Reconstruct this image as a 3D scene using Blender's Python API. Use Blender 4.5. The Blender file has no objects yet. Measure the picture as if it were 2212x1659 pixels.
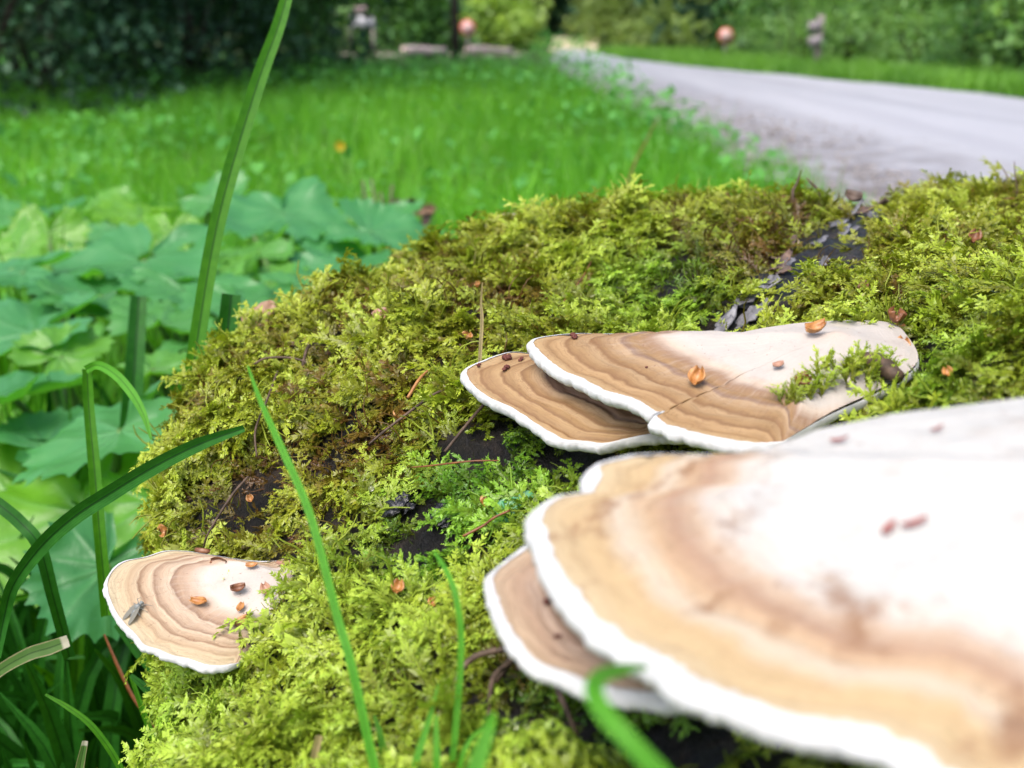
import bpy, math, random
import numpy as np
from mathutils import Vector, Matrix, noise
from mathutils.bvhtree import BVHTree

R = math.radians
rng = np.random.default_rng(7)
random.seed(7)
S = bpy.context.scene
COL = S.collection

# ------------------------------------------------------------------ camera
FPX, CU, CV = 2170.0, 1106.0, 829.5          # focal length and centre of the 2212 px wide photograph
PITCH = R(19.2)
ZC = 0.55
cam = bpy.data.cameras.new('camera')
cam.sensor_width = 36.0
cam.lens = 36.0 * FPX / 2212.0
cam.clip_start = 0.01
cam.clip_end = 900.0
cam.dof.use_dof = True
cam.dof.focus_distance = 0.375
cam.dof.aperture_fstop = 10.8
cam_o = bpy.data.objects.new('camera', cam)
COL.objects.link(cam_o)
cam_o.location = (0, 0, ZC)
cam_o.rotation_euler = (R(90) - PITCH, 0, 0)
S.camera = cam_o

# ------------------------------------------------------------------ light
SUN_EL, SUN_AZ = R(62), R(215)               # azimuth: clockwise from +Y
world = bpy.data.worlds.new('World')
S.world = world
world.use_nodes = True
nt = world.node_tree
bg = nt.nodes['Background']
sky = nt.nodes.new('ShaderNodeTexSky')
sky.sky_type = 'NISHITA'
sky.sun_disc = False
sky.sun_elevation = SUN_EL
sky.sun_rotation = SUN_AZ
sky.air_density = 1.0
sky.dust_density = 4.0
sky.ozone_density = 1.0
nt.links.new(sky.outputs[0], bg.inputs[0])
bg.inputs[1].default_value = 0.15
sun = bpy.data.lights.new('sun', 'SUN')
sun.energy = 1.5
sun.angle = R(40)
sun.color = (1.0, 0.97, 0.92)
sun_o = bpy.data.objects.new('sun', sun)
COL.objects.link(sun_o)
sd = Vector((math.sin(SUN_AZ) * math.cos(SUN_EL), math.cos(SUN_AZ) * math.cos(SUN_EL), math.sin(SUN_EL)))
sun_o.rotation_euler = (-sd).to_track_quat('-Z', 'Y').to_euler()
S.view_settings.view_transform = 'Standard'
S.view_settings.look = 'None'
S.view_settings.gamma = 1.0
S.view_settings.use_curve_mapping = False
S.view_settings.exposure = 1.0
S.render.engine = 'CYCLES'
S.cycles.use_denoising = True
S.cycles.max_bounces = 8
S.cycles.transmission_bounces = 6
S.cycles.transparent_max_bounces = 8

# ------------------------------------------------------------------ helpers
_c, _s = math.cos(PITCH), math.sin(PITCH)


def ray(u, v):
    a, b = (u - CU) / FPX, -(v - CV) / FPX
    return Vector((a, _c + b * _s, -_s + b * _c))


def P(u, v, d):
    """world point seen at (u, v) at distance d along the view axis"""
    return Vector((0, 0, ZC)) + ray(u, v) * d


def G(u, v, z=0.0):
    r = ray(u, v)
    t = (z - ZC) / r.z
    return Vector((r.x * t, r.y * t, z))


def at_y(u, y, z):
    """point at distance y and height z in the column u"""
    d = y * _c + (ZC - z) * _s
    return Vector(((u - CU) / FPX * d, y, z))


def mesh_np(name, verts, quads=None, tris=None, smooth=True):
    me = bpy.data.meshes.new(name)
    verts = np.asarray(verts, dtype=np.float32)
    nq = 0 if quads is None else len(quads)
    ntr = 0 if tris is None else len(tris)
    me.vertices.add(len(verts))
    me.vertices.foreach_set('co', verts.ravel())
    idx = []
    if nq:
        idx.append(np.asarray(quads, dtype=np.int32).ravel())
    if ntr:
        idx.append(np.asarray(tris, dtype=np.int32).ravel())
    idx = np.concatenate(idx)
    me.loops.add(len(idx))
    me.loops.foreach_set('vertex_index', idx)
    me.polygons.add(nq + ntr)
    st = np.concatenate([np.arange(nq) * 4, nq * 4 + np.arange(ntr) * 3]).astype(np.int32)
    me.polygons.foreach_set('loop_start', st)
    me.update(calc_edges=True)
    me.validate()
    if smooth:
        me.polygons.foreach_set('use_smooth', np.ones(nq + ntr, dtype=bool))
    return me


def attr(me, name, vals, kind='FLOAT'):
    a = me.attributes.new(name, kind, 'POINT')
    key = 'value' if kind == 'FLOAT' else ('vector' if kind == 'FLOAT_VECTOR' else 'color')
    a.data.foreach_set(key, np.asarray(vals, dtype=np.float32).ravel())


def link(name, me, mat=None, parent=None):
    o = bpy.data.objects.new(name, me)
    COL.objects.link(o)
    if mat is not None:
        me.materials.append(mat)
    if parent is not None:
        o.parent = parent
        o.matrix_parent_inverse = Matrix.Translation(-Vector(parent.location))
    return o


def tag(o, label=None, cat=None, group=None, kind=None):
    if label:
        o['label'] = label
    if cat:
        o['category'] = cat
    if group:
        o['group'] = group
    if kind:
        o['kind'] = kind
    return o


def empty(name, loc, label=None, cat=None, group=None):
    o = bpy.data.objects.new(name, None)
    o.empty_display_size = 0.02
    COL.objects.link(o)
    o.location = loc
    return tag(o, label, cat, group)


class MB:
    def __init__(self):
        self.v, self.q, self.t, self.a = [], [], [], []

    def add(self, verts, quads=(), tris=(), a=0.0):
        b = len(self.v)
        self.v += [tuple(p) for p in verts]
        self.q += [tuple(i + b for i in f) for f in quads]
        self.t += [tuple(i + b for i in f) for f in tris]
        self.a += list(a) if hasattr(a, '__len__') else [a] * len(verts)
        return self

    def tube(self, pts, radii, n=8, a=0.0, caps=True):
        pts = [Vector(p) for p in pts]
        vs = []
        m = len(pts)
        up = Vector((0.31, 0.17, 0.94))
        for i, p in enumerate(pts):
            d = (pts[min(i + 1, m - 1)] - pts[max(i - 1, 0)]).normalized()
            x = d.cross(up)
            if x.length < 1e-4:
                x = d.cross(Vector((1, 0, 0)))
            x.normalize()
            y = d.cross(x)
            for k in range(n):
                t = 2 * math.pi * k / n
                vs.append(p + (x * math.cos(t) + y * math.sin(t)) * radii[i])
        qs = [(i * n + k, i * n + (k + 1) % n, (i + 1) * n + (k + 1) % n, (i + 1) * n + k)
              for i in range(m - 1) for k in range(n)]
        ts = []
        if caps:
            vs += [pts[0], pts[-1]]
            ts = [(n * m, (k + 1) % n, k) for k in range(n)] + \
                 [(n * m + 1, (m - 1) * n + k, (m - 1) * n + (k + 1) % n) for k in range(n)]
        return self.add(vs, qs, ts, a)

    def box(self, c, sx, sy, sz, rot=None, a=0.0):
        M = rot or Matrix.Identity(3)
        vs = [Vector(c) + M @ Vector((sx / 2 * i, sy / 2 * j, sz / 2 * k))
              for i in (-1, 1) for j in (-1, 1) for k in (-1, 1)]
        return self.add(vs, [(0, 1, 3, 2), (4, 6, 7, 5), (0, 4, 5, 1), (2, 3, 7, 6), (0, 2, 6, 4), (1, 5, 7, 3)], a=a)

    def build(self, name, mat, parent=None, smooth=True, av=None):
        me = mesh_np(name, self.v, self.q or None, self.t or None, smooth)
        if av:
            attr(me, av, self.a)
        return link(name, me, mat, parent)


def smooth_curve(pts, n):
    """Catmull-Rom through points of any dimension"""
    pts = np.array([list(p) for p in pts], dtype=float)
    m = len(pts)
    ext = np.vstack([2 * pts[0] - pts[1], pts, 2 * pts[-1] - pts[-2]])
    out = []
    for i in range(n):
        f = i / (n - 1) * (m - 1)
        k = min(int(f), m - 2)
        t = f - k
        p0, p1, p2, p3 = ext[k:k + 4]
        out.append(0.5 * (2 * p1 + (p2 - p0) * t + (2 * p0 - 5 * p1 + 4 * p2 - p3) * t * t +
                          (3 * p1 - p0 - 3 * p2 + p3) * t ** 3))
    return np.array(out)


# ------------------------------------------------------------------ materials
class N:
    def __init__(self, name):
        self.m = bpy.data.materials.new(name)
        self.m.use_nodes = True
        self.t = self.m.node_tree
        self.t.nodes.clear()
        self.out = self.n('ShaderNodeOutputMaterial')

    def n(self, t, **kw):
        x = self.t.nodes.new(t)
        for k, v in kw.items():
            setattr(x, k, v)
        return x

    def l(self, a, b):
        self.t.links.new(a, b)

    def put(self, sock, v):
        if hasattr(v, 'links') or isinstance(v, bpy.types.NodeSocket):
            self.l(v, sock)
        else:
            if sock.type == 'RGBA' and len(v) == 3:
                v = (*v, 1)
            sock.default_value = v

    def attr(self, name, inst=False):
        x = self.n('ShaderNodeAttribute', attribute_name=name)
        if inst:
            x.attribute_type = 'INSTANCER'
        return x

    def noise(self, scale, vec=None, detail=4.0, rough=0.55, dist=0.0):
        x = self.n('ShaderNodeTexNoise')
        x.inputs['Scale'].default_value = scale
        x.inputs['Detail'].default_value = detail
        x.inputs['Roughness'].default_value = rough
        x.inputs['Distortion'].default_value = dist
        if vec is not None:
            self.l(vec, x.inputs['Vector'])
        return x.outputs['Fac']

    def obj(self):
        return self.n('ShaderNodeTexCoord').outputs['Object']

    def math(self, op, a, b=0.0, c=None, clamp=False):
        x = self.n('ShaderNodeMath', operation=op, use_clamp=clamp)
        self.put(x.inputs[0], a)
        self.put(x.inputs[1], b)
        if c is not None:
            self.put(x.inputs[2], c)
        return x.outputs[0]

    def mix(self, f, a, b, mode='MIX'):
        x = self.n('ShaderNodeMix', data_type='RGBA', blend_type=mode)
        self.put(x.inputs[0], f)
        self.put(x.inputs[6], a)
        self.put(x.inputs[7], b)
        return x.outputs[2]

    def ramp(self, f, stops, interp='LINEAR'):
        x = self.n('ShaderNodeValToRGB')
        cr = x.color_ramp
        cr.interpolation = interp
        while len(cr.elements) > len(stops):
            cr.elements.remove(cr.elements[-1])
        while len(cr.elements) < len(stops):
            cr.elements.new(0.5)
        for e, (p, c) in zip(cr.elements, stops):
            e.position = p
            e.color = (*c, 1) if len(c) == 3 else c
        self.put(x.inputs[0], f)
        return x.outputs[0]

    def mapr(self, f, a, b, c=0.0, d=1.0):
        x = self.n('ShaderNodeMapRange')
        self.put(x.inputs[0], f)
        for i, v in enumerate((a, b, c, d)):
            self.put(x.inputs[i + 1], v)
        return x.outputs[0]

    def scale(self, vec, s):
        x = self.n('ShaderNodeMapping')
        self.l(vec, x.inputs[0])
        x.inputs['Scale'].default_value = s
        return x.outputs[0]

    def bump(self, h, strength, dist):
        x = self.n('ShaderNodeBump')
        x.inputs['Strength'].default_value = strength
        x.inputs['Distance'].default_value = dist
        self.l(h, x.inputs['Height'])
        return x.outputs[0]

    def surf(self, col, rough=0.6, spec=0.4, normal=None, trans=0.0, tcol=None, sss=0.0, coat=0.0):
        p = self.n('ShaderNodeBsdfPrincipled')
        self.put(p.inputs['Base Color'], col)
        self.put(p.inputs['Roughness'], rough)
        self.put(p.inputs['Specular IOR Level'], spec)
        if coat:
            p.inputs['Coat Weight'].default_value = coat
            p.inputs['Coat Roughness'].default_value = 0.15
        if sss:
            p.inputs['Subsurface Weight'].default_value = sss
            p.inputs['Subsurface Scale'].default_value = 0.002
            p.inputs['Subsurface Radius'].default_value = (1, 0.7, 0.5)
        if normal is not None:
            self.l(normal, p.inputs['Normal'])
        if trans:
            t = self.n('ShaderNodeBsdfTranslucent')
            self.put(t.inputs[0], tcol if tcol is not None else col)
            mx = self.n('ShaderNodeMixShader')
            mx.inputs[0].default_value = trans
            self.l(p.outputs[0], mx.inputs[1])
            self.l(t.outputs[0], mx.inputs[2])
            self.l(mx.outputs[0], self.out.inputs[0])
        else:
            self.l(p.outputs[0], self.out.inputs[0])
        return self.m


def leaf_mat(name, dark, light, trans=0.35, tcol=None, rough=0.42, spec=0.4, av='rnd'):
    k = N(name)
    a = k.attr(av).outputs['Fac']
    c = k.ramp(a, [(0.0, dark), (1.0, light)])
    tc = k.mix(1.0, c, tcol if tcol else (1.25, 1.3, 0.55), 'MULTIPLY')
    return k.surf(c, rough, spec, trans=trans, tcol=tc)


def plain(name, c1, c2, scale=60, rough=0.7, spec=0.3, bump=0.0, bd=0.001, detail=5):
    k = N(name)
    o = k.obj()
    f = k.noise(scale, o, detail)
    c = k.ramp(f, [(0.3, c1), (0.7, c2)])
    nm = k.bump(f, bump, bd) if bump else None
    return k.surf(c, rough, spec, nm)


M = {}
# bark and rotten wood, black brown and wet
k = N('rotten_bark')
o_ = k.obj()
f1 = k.noise(55, o_, 8, 0.65)
f2 = k.noise(260, k.scale(o_, (1, 0.35, 1)), 6, 0.7)
c_ = k.ramp(f1, [(0.32, (0.003, 0.003, 0.0035)), (0.52, (0.013, 0.010, 0.008)), (0.70, (0.055, 0.038, 0.028))])
c_ = k.mix(k.mapr(f2, 0.60, 0.78), c_, (0.05, 0.048, 0.055))
M['bark'] = k.surf(c_, 0.38, 0.5, k.bump(k.math('ADD', f1, f2), 1.0, 0.006))
M['flake'] = plain('grey_bark_flake', (0.02, 0.019, 0.022), (0.20, 0.195, 0.21), 220, 0.5, 0.5, 0.6, 0.001)
M['flake_dark'] = plain('brown_bark_flake', (0.03, 0.022, 0.018), (0.16, 0.10, 0.07), 220, 0.5, 0.4, 0.7, 0.001)
M['twig'] = plain('dead_twig', (0.03, 0.02, 0.014), (0.14, 0.09, 0.06), 300, 0.65, 0.3, 0.5, 0.0006)
M['needle'] = plain('rust_needle', (0.10, 0.03, 0.010), (0.25, 0.09, 0.025), 300, 0.45, 0.5)
M['straw'] = plain('pale_straw', (0.36, 0.27, 0.14), (0.52, 0.42, 0.25), 300, 0.5, 0.4)
M['orange_straw'] = plain('orange_straw', (0.26, 0.10, 0.03), (0.40, 0.19, 0.06), 300, 0.5, 0.4)
M['black_wood'] = plain('wet_black_wood', (0.004, 0.004, 0.006), (0.02, 0.018, 0.02), 300, 0.25, 0.6, 0.8, 0.002)
M['scale_orange'] = plain('orange_bud_scale', (0.26, 0.09, 0.018), (0.50, 0.25, 0.07), 500, 0.4, 0.5)
M['scale_pink'] = plain('pinkish_bud_scale', (0.28, 0.13, 0.08), (0.42, 0.24, 0.16), 500, 0.4, 0.5)
M['scale_brown'] = plain('brown_bud_scale', (0.09, 0.03, 0.012), (0.26, 0.10, 0.035), 500, 0.4, 0.5)
M['crumb'] = plain('dark_red_crumb', (0.07, 0.014, 0.01), (0.17, 0.045, 0.03), 900, 0.6, 0.4, 0.8, 0.001)
M['chip'] = plain('weathered_chip', (0.20, 0.11, 0.065), (0.33, 0.21, 0.14), 200, 0.6, 0.3, 0.4, 0.001)
M['pale_chip'] = plain('pale_chip', (0.30, 0.23, 0.19), (0.42, 0.34, 0.29), 200, 0.6, 0.3)


# ------------------------------------------------------------------ the log
CX0, CXS = 0.225, 0.10
LA, LB, LN = 0.50, 0.30, 2.0
LTOP = ZC - 0.080
Y0, Y1 = -0.55, 0.74
# depths read off the photograph: how far the log's flank bulges or sinks
LOG_PTS = [(300, 1170, .405), (335, 1030, .42), (400, 880, .44), (540, 785, .475), (660, 692, .50), (840, 590, .555), (1010, 525, .60), (1250, 466, .65),
           (1450, 428, .665), (1700, 420, .66), (1900, 424, .61), (2080, 468, .56), (2212, 500, .53), (1000, 1100, .352), (700, 1110, .395), (450, 1050, .41), (700, 800, .445),
           (1000, 800, .425), (1400, 650, .475), (1700, 650, .44), (2000, 600, .42), (2212, 650, .36), (2100, 800, .315), (1900, 850, .335), (1600, 720, .425),
           (1100, 950, .385), (1300, 1000, .365), (1000, 1300, .310), (700, 1300, .345), (500, 1500, .345), (700, 1600, .295), (1000, 1600, .262), (470, 1600, .335),
           (1250, 1560, .250), (1100, 1400, .290), (650, 1240, .408), (560, 1420, .350), (1600, 1600, .232), (2000, 1600, .205), (2650, 1150, .176), (2720, 1300, .166), (2600, 930, .202), (2430, 1000, .215), (1500, 1100, .34), (1900, 1100, .29),
           (330, 1230, .47), (360, 1080, .50), (450, 930, .53), (600, 790, .57), (760, 660, .63), (400, 1180, .55), (380, 1320, .50), (420, 1640, .44)]
for _u, _v in ((390, 1400), (430, 1470), (410, 1540), (370, 1600), (330, 1660)):      # the flank falls away under the left bracket
    LOG_PTS += [(_u + 420 * max(0, _d - .37), _v, _d) for _d in (.365, .40, .44, .50)]
_ctl = []


def base_r(ang, y):
    sn, cs = math.sin(ang), math.cos(ang)
    return 1.0 / math.sqrt((sn / LA) ** 2 + (cs / LB) ** 2)


def fit_log():
    global _w, _cx
    pts, val = [], []
    for u, v, d in LOG_PTS:
        p = P(u, v, d)
        c = Vector((CX0 + CXS * p.y, p.y, LTOP - LB))
        q = p - c
        ang = math.atan2(q.x, q.z)
        r = math.hypot(q.x, q.z)
        pts.append((p.y, ang * 0.40))
        val.append(r / base_r(ang, p.y) - 1)
    for y in (-0.55, -0.3, -0.05, 0.8):                      # out of sight the log keeps its plain section
        for t in (-120, -60, 0, 60, 120):
            pts.append((y, R(t) * 0.40))
            val.append(0.0)
    for y in (0.1, 0.3, 0.5, 0.7):
        for t in (-120, 80, 120):
            pts.append((y, R(t) * 0.40))
            val.append(0.0)
    X = np.array(pts)
    D = np.linalg.norm(X[:, None] - X[None], axis=2)
    K = np.exp(-(D / 0.16) ** 2) + 0.5 * np.exp(-(D / 0.4) ** 2)
    _w = np.linalg.solve(K + np.eye(len(X)) * 0.03, np.array(val))
    _cx = X


fit_log()


def log_point(y, t):
    """t: -1..1 from the left flank over the top to the right flank (units of 138 degrees)"""
    ang = t * R(138)
    e = 1.0
    cap = 0.16
    if y > Y1 - cap:
        q = (y - (Y1 - cap)) / cap
        e = max(0.0, 1 - q ** 2.6) ** (1 / 2.2)
    if y < Y0 + 0.1:
        q = (Y0 + 0.1 - y) / 0.1
        e = max(0.0, 1 - q ** 2.4) ** (1 / 2.2)
    D = np.hypot(_cx[:, 0] - y, _cx[:, 1] - ang * 0.40)
    f = float((np.exp(-(D / 0.16) ** 2) + 0.5 * np.exp(-(D / 0.4) ** 2)) @ _w)
    r = base_r(ang, y) * (1 + f)
    cx = CX0 + CXS * y
    x, z = math.sin(ang) * r, math.cos(ang) * r
    nrm = Vector((math.sin(ang) * LB / LA, 0.0, math.cos(ang))).normalized()
    x, z = x * (0.35 + 0.65 * e), z * e + (e - 1) * 0.05
    p = Vector((cx + x, y, LTOP - LB + z))
    d = 0.008 * noise.noise(p * 11 + Vector((3, 1, 7))) + 0.007 * noise.noise(p * 27) + 0.004 * noise.noise(p * 60) + 0.0018 * noise.noise(Vector((p.x * 240, p.y * 150, p.z * 240)))
    return p + nrm * (d * (0.3 + 0.7 * e))


NY, NT_ = 330, 320
lv = []
for i in range(NY):
    q = i / (NY - 1)
    y = Y0 + (Y1 - Y0) * q
    for j in range(NT_):
        lv.append(log_point(y, -1 + 2 * j / (NT_ - 1)))
lq = [(i * NT_ + j, i * NT_ + j + 1, (i + 1) * NT_ + j + 1, (i + 1) * NT_ + j) for i in range(NY - 1) for j in range(NT_ - 1)]
log_root = empty('mossy_log', (0.22, 0.1, 0.0), 'thick rotting log under a yellow green moss blanket, bracket fungi growing from its flank', 'log')
log_me = mesh_np('bark', lv, lq)
log_bark = link('bark', log_me, M['bark'], log_root)
bvh = BVHTree.FromPolygons([tuple(p) for p in lv], lq)
CAM = Vector((0, 0, ZC))


def on_log(u, v, lift=0.0):
    """where the line of sight through (u, v) meets the log: point, normal, distance"""
    r = ray(u, v)
    L = r.length
    h, n_, _, dist = bvh.ray_cast(CAM, r.normalized())
    if h is None:
        return None
    if n_.dot(r) > 0:
        n_ = -n_
    return h + n_ * lift, n_, dist / L


# ------------------------------------------------------------------ bracket fungi
def cap_mat(name, stops, line=0.5, zonef=48.0, pit=0.0, white=(0.47, 0.42, 0.375)):
    """zoned cap: 'fan' holds (angle, ring position, 0); ring position 1 is the rim"""
    k = N(name)
    a = k.attr('fan')
    sep = k.n('ShaderNodeSeparateXYZ')
    k.l(a.outputs['Vector'], sep.inputs[0])
    th, s = sep.outputs[0], sep.outputs[1]
    o = k.obj()
    wob = k.noise(38, o, 5)
    wob2 = k.noise(150, o, 3)
    bl0 = k.noise(110, o, 3)
    s2 = k.math('ADD', s, k.math('MULTIPLY_ADD', wob, 0.09, -0.045))
    s2 = k.math('ADD', s2, k.math('MULTIPLY_ADD', wob2, 0.035, -0.0175))
    c = k.ramp(s2, stops)
    # narrow growth lines across the outer zones
    cmb = k.n('ShaderNodeCombineXYZ')
    k.l(k.math('MULTIPLY', th, 2.2), cmb.inputs[0])
    k.l(k.math('MULTIPLY', s2, zonef), cmb.inputs[1])
    zl = k.noise(1.0, cmb.outputs[0], 4, 0.6)
    lines = k.mapr(k.math('ABSOLUTE', k.math('SUBTRACT', zl, 0.5)), 0.035, 0.0, 0.0, 1.0)
    outer = k.mapr(s, 0.54, 0.64)
    c = k.mix(k.math('MULTIPLY', k.math('MULTIPLY', lines, outer), line), c, (0.13, 0.065, 0.03))
    # fine radial cracks
    cm3 = k.n('ShaderNodeCombineXYZ')
    k.l(k.math('MULTIPLY', th, 26.0), cm3.inputs[0])
    k.l(k.math('MULTIPLY', s2, 9.0), cm3.inputs[1])
    cr = k.noise(1.0, cm3.outputs[0], 3, 0.5)
    crf = k.mapr(k.math('ABSOLUTE', k.math('SUBTRACT', cr, 0.5)), 0.012, 0.0)
    c = k.mix(k.math('MULTIPLY', k.math('MULTIPLY', crf, outer), k.mapr(bl0, .45, .6, 0, min(.5, line * 1.4))), c, (0.11, 0.05, 0.022))
    # pale radial streaks running out of the middle
    cm2 = k.n('ShaderNodeCombineXYZ')
    k.l(k.math('MULTIPLY', th, 34.0), cm2.inputs[0])
    k.l(k.math('MULTIPLY', s, 5.0), cm2.inputs[1])
    st = k.noise(1.0, cm2.outputs[0], 5, 0.6)
    stf = k.math('MULTIPLY', k.mapr(st, 0.48, 0.66), k.mapr(s, 0.80, 0.35))
    c = k.mix(k.math('MULTIPLY', stf, 0.5), c, white)
    # brown blotches and specks
    bl = k.noise(70, o, 6, 0.65)
    c = k.mix(k.math('MULTIPLY', k.mapr(bl, 0.56, 0.68), k.mapr(s, 0.54, 0.66, 0.16, pit + 0.32)), c, (0.20, 0.105, 0.055))
    sp = k.noise(620, o, 2)
    c = k.mix(k.math('MULTIPLY', k.mapr(sp, 0.68, 0.74), 0.5), c, (0.16, 0.07, 0.045))
    fine = k.noise(900, o, 4)
    h = k.math('ADD', k.math('MULTIPLY', zl, 0.35), k.math('MULTIPLY', fine, 0.3))
    h = k.math('ADD', h, k.math('MULTIPLY', bl, 0.5))
    return k.surf(c, 0.62, 0.25, k.bump(h, 0.5, 0.0011), sss=0.08)


k = N('white_margin')
o_ = k.obj()
M['margin'] = k.surf(k.ramp(k.noise(240, o_, 4), [(0.3, (0.43, 0.43, 0.425)), (0.7, (0.55, 0.55, 0.555))]), 0.6, 0.25,
                     k.bump(k.noise(700, o_, 4), 0.35, 0.0006), sss=0.15)
k = N('pore_surface')
o_ = k.obj()
vo = k.n('ShaderNodeTexVoronoi')
vo.inputs['Scale'].default_value = 1500
k.l(o_, vo.inputs['Vector'])
M['pore'] = k.surf(k.mix(k.mapr(vo.outputs['Distance'], 0.1, 0.5), (0.35, 0.28, 0.2), (0.68, 0.62, 0.52)), 0.75, 0.2)


def plane3(a, b, c):
    a, b, c = P(*a), P(*b), P(*c)
    n_ = (b - a).cross(c - a).normalized()
    if n_.z < 0:
        n_ = -n_
    return a, n_


def hit_plane(u, v, pl):
    r = ray(u, v)
    t = (pl[0] - CAM).dot(pl[1]) / r.dot(pl[1])
    return CAM + r * t


BR = {}


def bracket(name, label, outline, n_free, focus, pl, mat, thick=0.0042, mw=0.0030, dome=0.004, deep=0.016,
            zones=(0.56, 0.64, 0.72, 0.80, 0.88, 0.94), step=0.0005, wave=0.0012, seed=1, bead=0.34, cw=None, fold=None):
    """outline: rim seen from the camera, the first n_free points run along the free white margin"""
    root = empty('bracket_fungus', P(*focus[:2], 0.3), label, 'bracket fungus', 'bracket fungi on the mossy log')
    F = hit_plane(focus[0], focus[1], pl)
    root.location = F
    up = pl[1]
    o3 = [hit_plane(u, v, pl) for u, v in outline]
    free = smooth_curve(o3[:n_free], 260)
    att = smooth_curve([o3[n_free - 1]] + o3[n_free:] + [o3[0]], 60)[1:-1]
    O = np.vstack([free, att])
    n, nf = len(O), len(free)
    Fv, U = np.array(F), np.array(up)
    ax = (O[nf // 2] - Fv)
    ax /= np.linalg.norm(ax)
    ay = np.cross(U, ax)
    rel = O - Fv
    th = np.arctan2(rel @ ay, rel @ ax)
    rad = np.linalg.norm(rel, axis=1)
    dirs = rel / rad[:, None]
    arc = np.concatenate([[0], np.cumsum(np.linalg.norm(np.diff(O, axis=0), axis=1))])
    fade = np.ones(n)
    fade[nf:] = 0.25
    fade[:10] = np.linspace(0.3, 1, 10)
    fade[nf - 10:nf] = np.linspace(1, 0.3, 10)
    rg = np.random.default_rng(seed)
    ph = rg.uniform(0, 6.28, 8)

    def n1(x, f, i):
        return np.sin(x * f + ph[i]) * 0.6 + np.sin(x * f * 2.27 + ph[(i + 3) % 8]) * 0.4
    beadn = np.array([noise.noise(Vector((a_ * 230, seed * 3.1, 0))) + 0.6 * noise.noise(Vector((a_ * 640, seed, 5))) for a_ in arc])
    width = mw * fade * (1 + bead * 1.3 * beadn)
    tk = thick * (0.55 + 0.45 * fade) * (1 + 0.2 * beadn)
    # extra small scallops of the rim itself
    O = O + dirs * (0.0007 * beadn * fade)[:, None]
    zrim = wave * n1(arc, 55, 0) * fade
    C = O - dirs * width[:, None] + U * zrim[:, None]

    def top(s, i=None):
        h = dome * np.maximum(0, 1 - s) ** 1.1
        for q, zc in enumerate(zones):
            sh = zc + 0.012 * np.sin(th * 7 + ph[q % 8]) + 0.01 * np.sin(th * 19 + ph[(q + 2) % 8])
            x = (s - sh) / 0.016
            h = h - step * (0.6 + 0.8 * (q % 2)) * np.exp(-x * x) - step * 0.55 / (1 + np.exp(-(s - sh) / 0.006))
        return h
    nr = 84
    ss = np.linspace(0.0, 1, nr) ** 0.85
    # ring weight: zones run along the free rim and fade out towards the attachment
    cwt = np.where(np.arange(n) < nf, 1.0, 0.5)
    if cw:
        ci = np.array([i_ / (n_free - 1) * (nf - 1) for i_, _ in cw])
        cwt[:nf] = np.interp(np.arange(nf), ci, [w_ for _, w_ in cw])
    ker = np.exp(-np.linspace(-2, 2, 31) ** 2)
    cwt = np.convolve(np.concatenate([cwt[-15:], cwt, cwt[:15]]), ker / ker.sum(), 'valid')
    fo = np.zeros(n)
    if fold:
        q_ = (np.arange(n) - fold[0] / (n_free - 1) * (nf - 1)) / nf
        fo = -fold[1] / (1 + np.exp(-q_ * 60)) * np.exp(-np.maximum(q_, 0) * 5)
    V, FA = [], []
    r1 = top(np.ones(n))
    for s in ss:
        base = Fv + (C - Fv) * s
        h = top(s * cwt) - r1 + (dome * (s * (cwt - 1)) + fo * max(0.0, (s - .45) / .55) ** 1.5)
        lump = np.array([noise.noise(Vector(p) * 70) * 0.0011 + noise.noise(Vector(p) * 190) * 0.0004 for p in base])
        V.append(base + U * (h + lump * min(1, (1 - s) * 6) * (1 if s < 1 else 0))[:, None] + U * (zrim * (s - 1))[:, None] * 0)
        FA.append(np.stack([th, s * cwt, np.zeros(n)], 1))
    V = np.concatenate(V)
    FA = np.concatenate(FA)
    qs = [(i * n + j, (i + 1) * n + j, (i + 1) * n + (j + 1) % n, i * n + (j + 1) % n) for i in range(nr - 1) for j in range(n)]
    me = mesh_np('cap', V, qs)
    attr(me, 'fan', FA, 'FLOAT_VECTOR')
    cap = link('cap', me, mat, root)
    # rounded white margin
    ph_ = np.linspace(R(100), R(-100), 15)
    mv = []
    for a_ in ph_:
        w = np.cos(a_)
        crinkle = 0.10 * np.array([noise.noise(Vector((q * 900, a_ * 2, seed))) for q in arc])
        mv.append(C + dirs * (width * w * (1 + crinkle))[:, None] + U * ((np.sin(a_) - 1) * tk / 2 + 0.00035 * (a_ > 1.2) + fo)[:, None])
    mv = np.concatenate(mv)
    mq = [(i * n + j, (i + 1) * n + j, (i + 1) * n + j + 1, i * n + j + 1) for i in range(14) for j in range(n - 1)]
    link('margin', mesh_np('margin', mv, mq), M['margin'], root)
    # pore surface underneath
    uv, npr = [], 12
    for q in range(npr):
        s = 1 - q / (npr - 1) * 0.98
        uv.append(Fv + (C - Fv) * s + U * (fo * max(0.0, (s - .45) / .55) ** 1.5)[:, None] - U * (tk + (deep - thick) * (1 - s) ** 1.3)[:, None])
    uv = np.concatenate(uv)
    uq = [(i * n + j, i * n + (j + 1) % n, (i + 1) * n + (j + 1) % n, (i + 1) * n + j) for i in range(npr - 1) for j in range(n)]
    link('pore_surface', mesh_np('pore_surface', uv, uq), M['pore'], root)
    mm = [tuple(p) for p in V]
    BR[name] = BVHTree.FromPolygons(mm, qs)
    return root


WHT = (0.41, 0.37, 0.33)
tan1, tan2, brn, drk, pink = (0.25, 0.15, 0.068), (0.31, 0.20, 0.098), (0.175, 0.094, 0.043), (0.055, 0.027, 0.013), (0.36, 0.25, 0.18)
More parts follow.
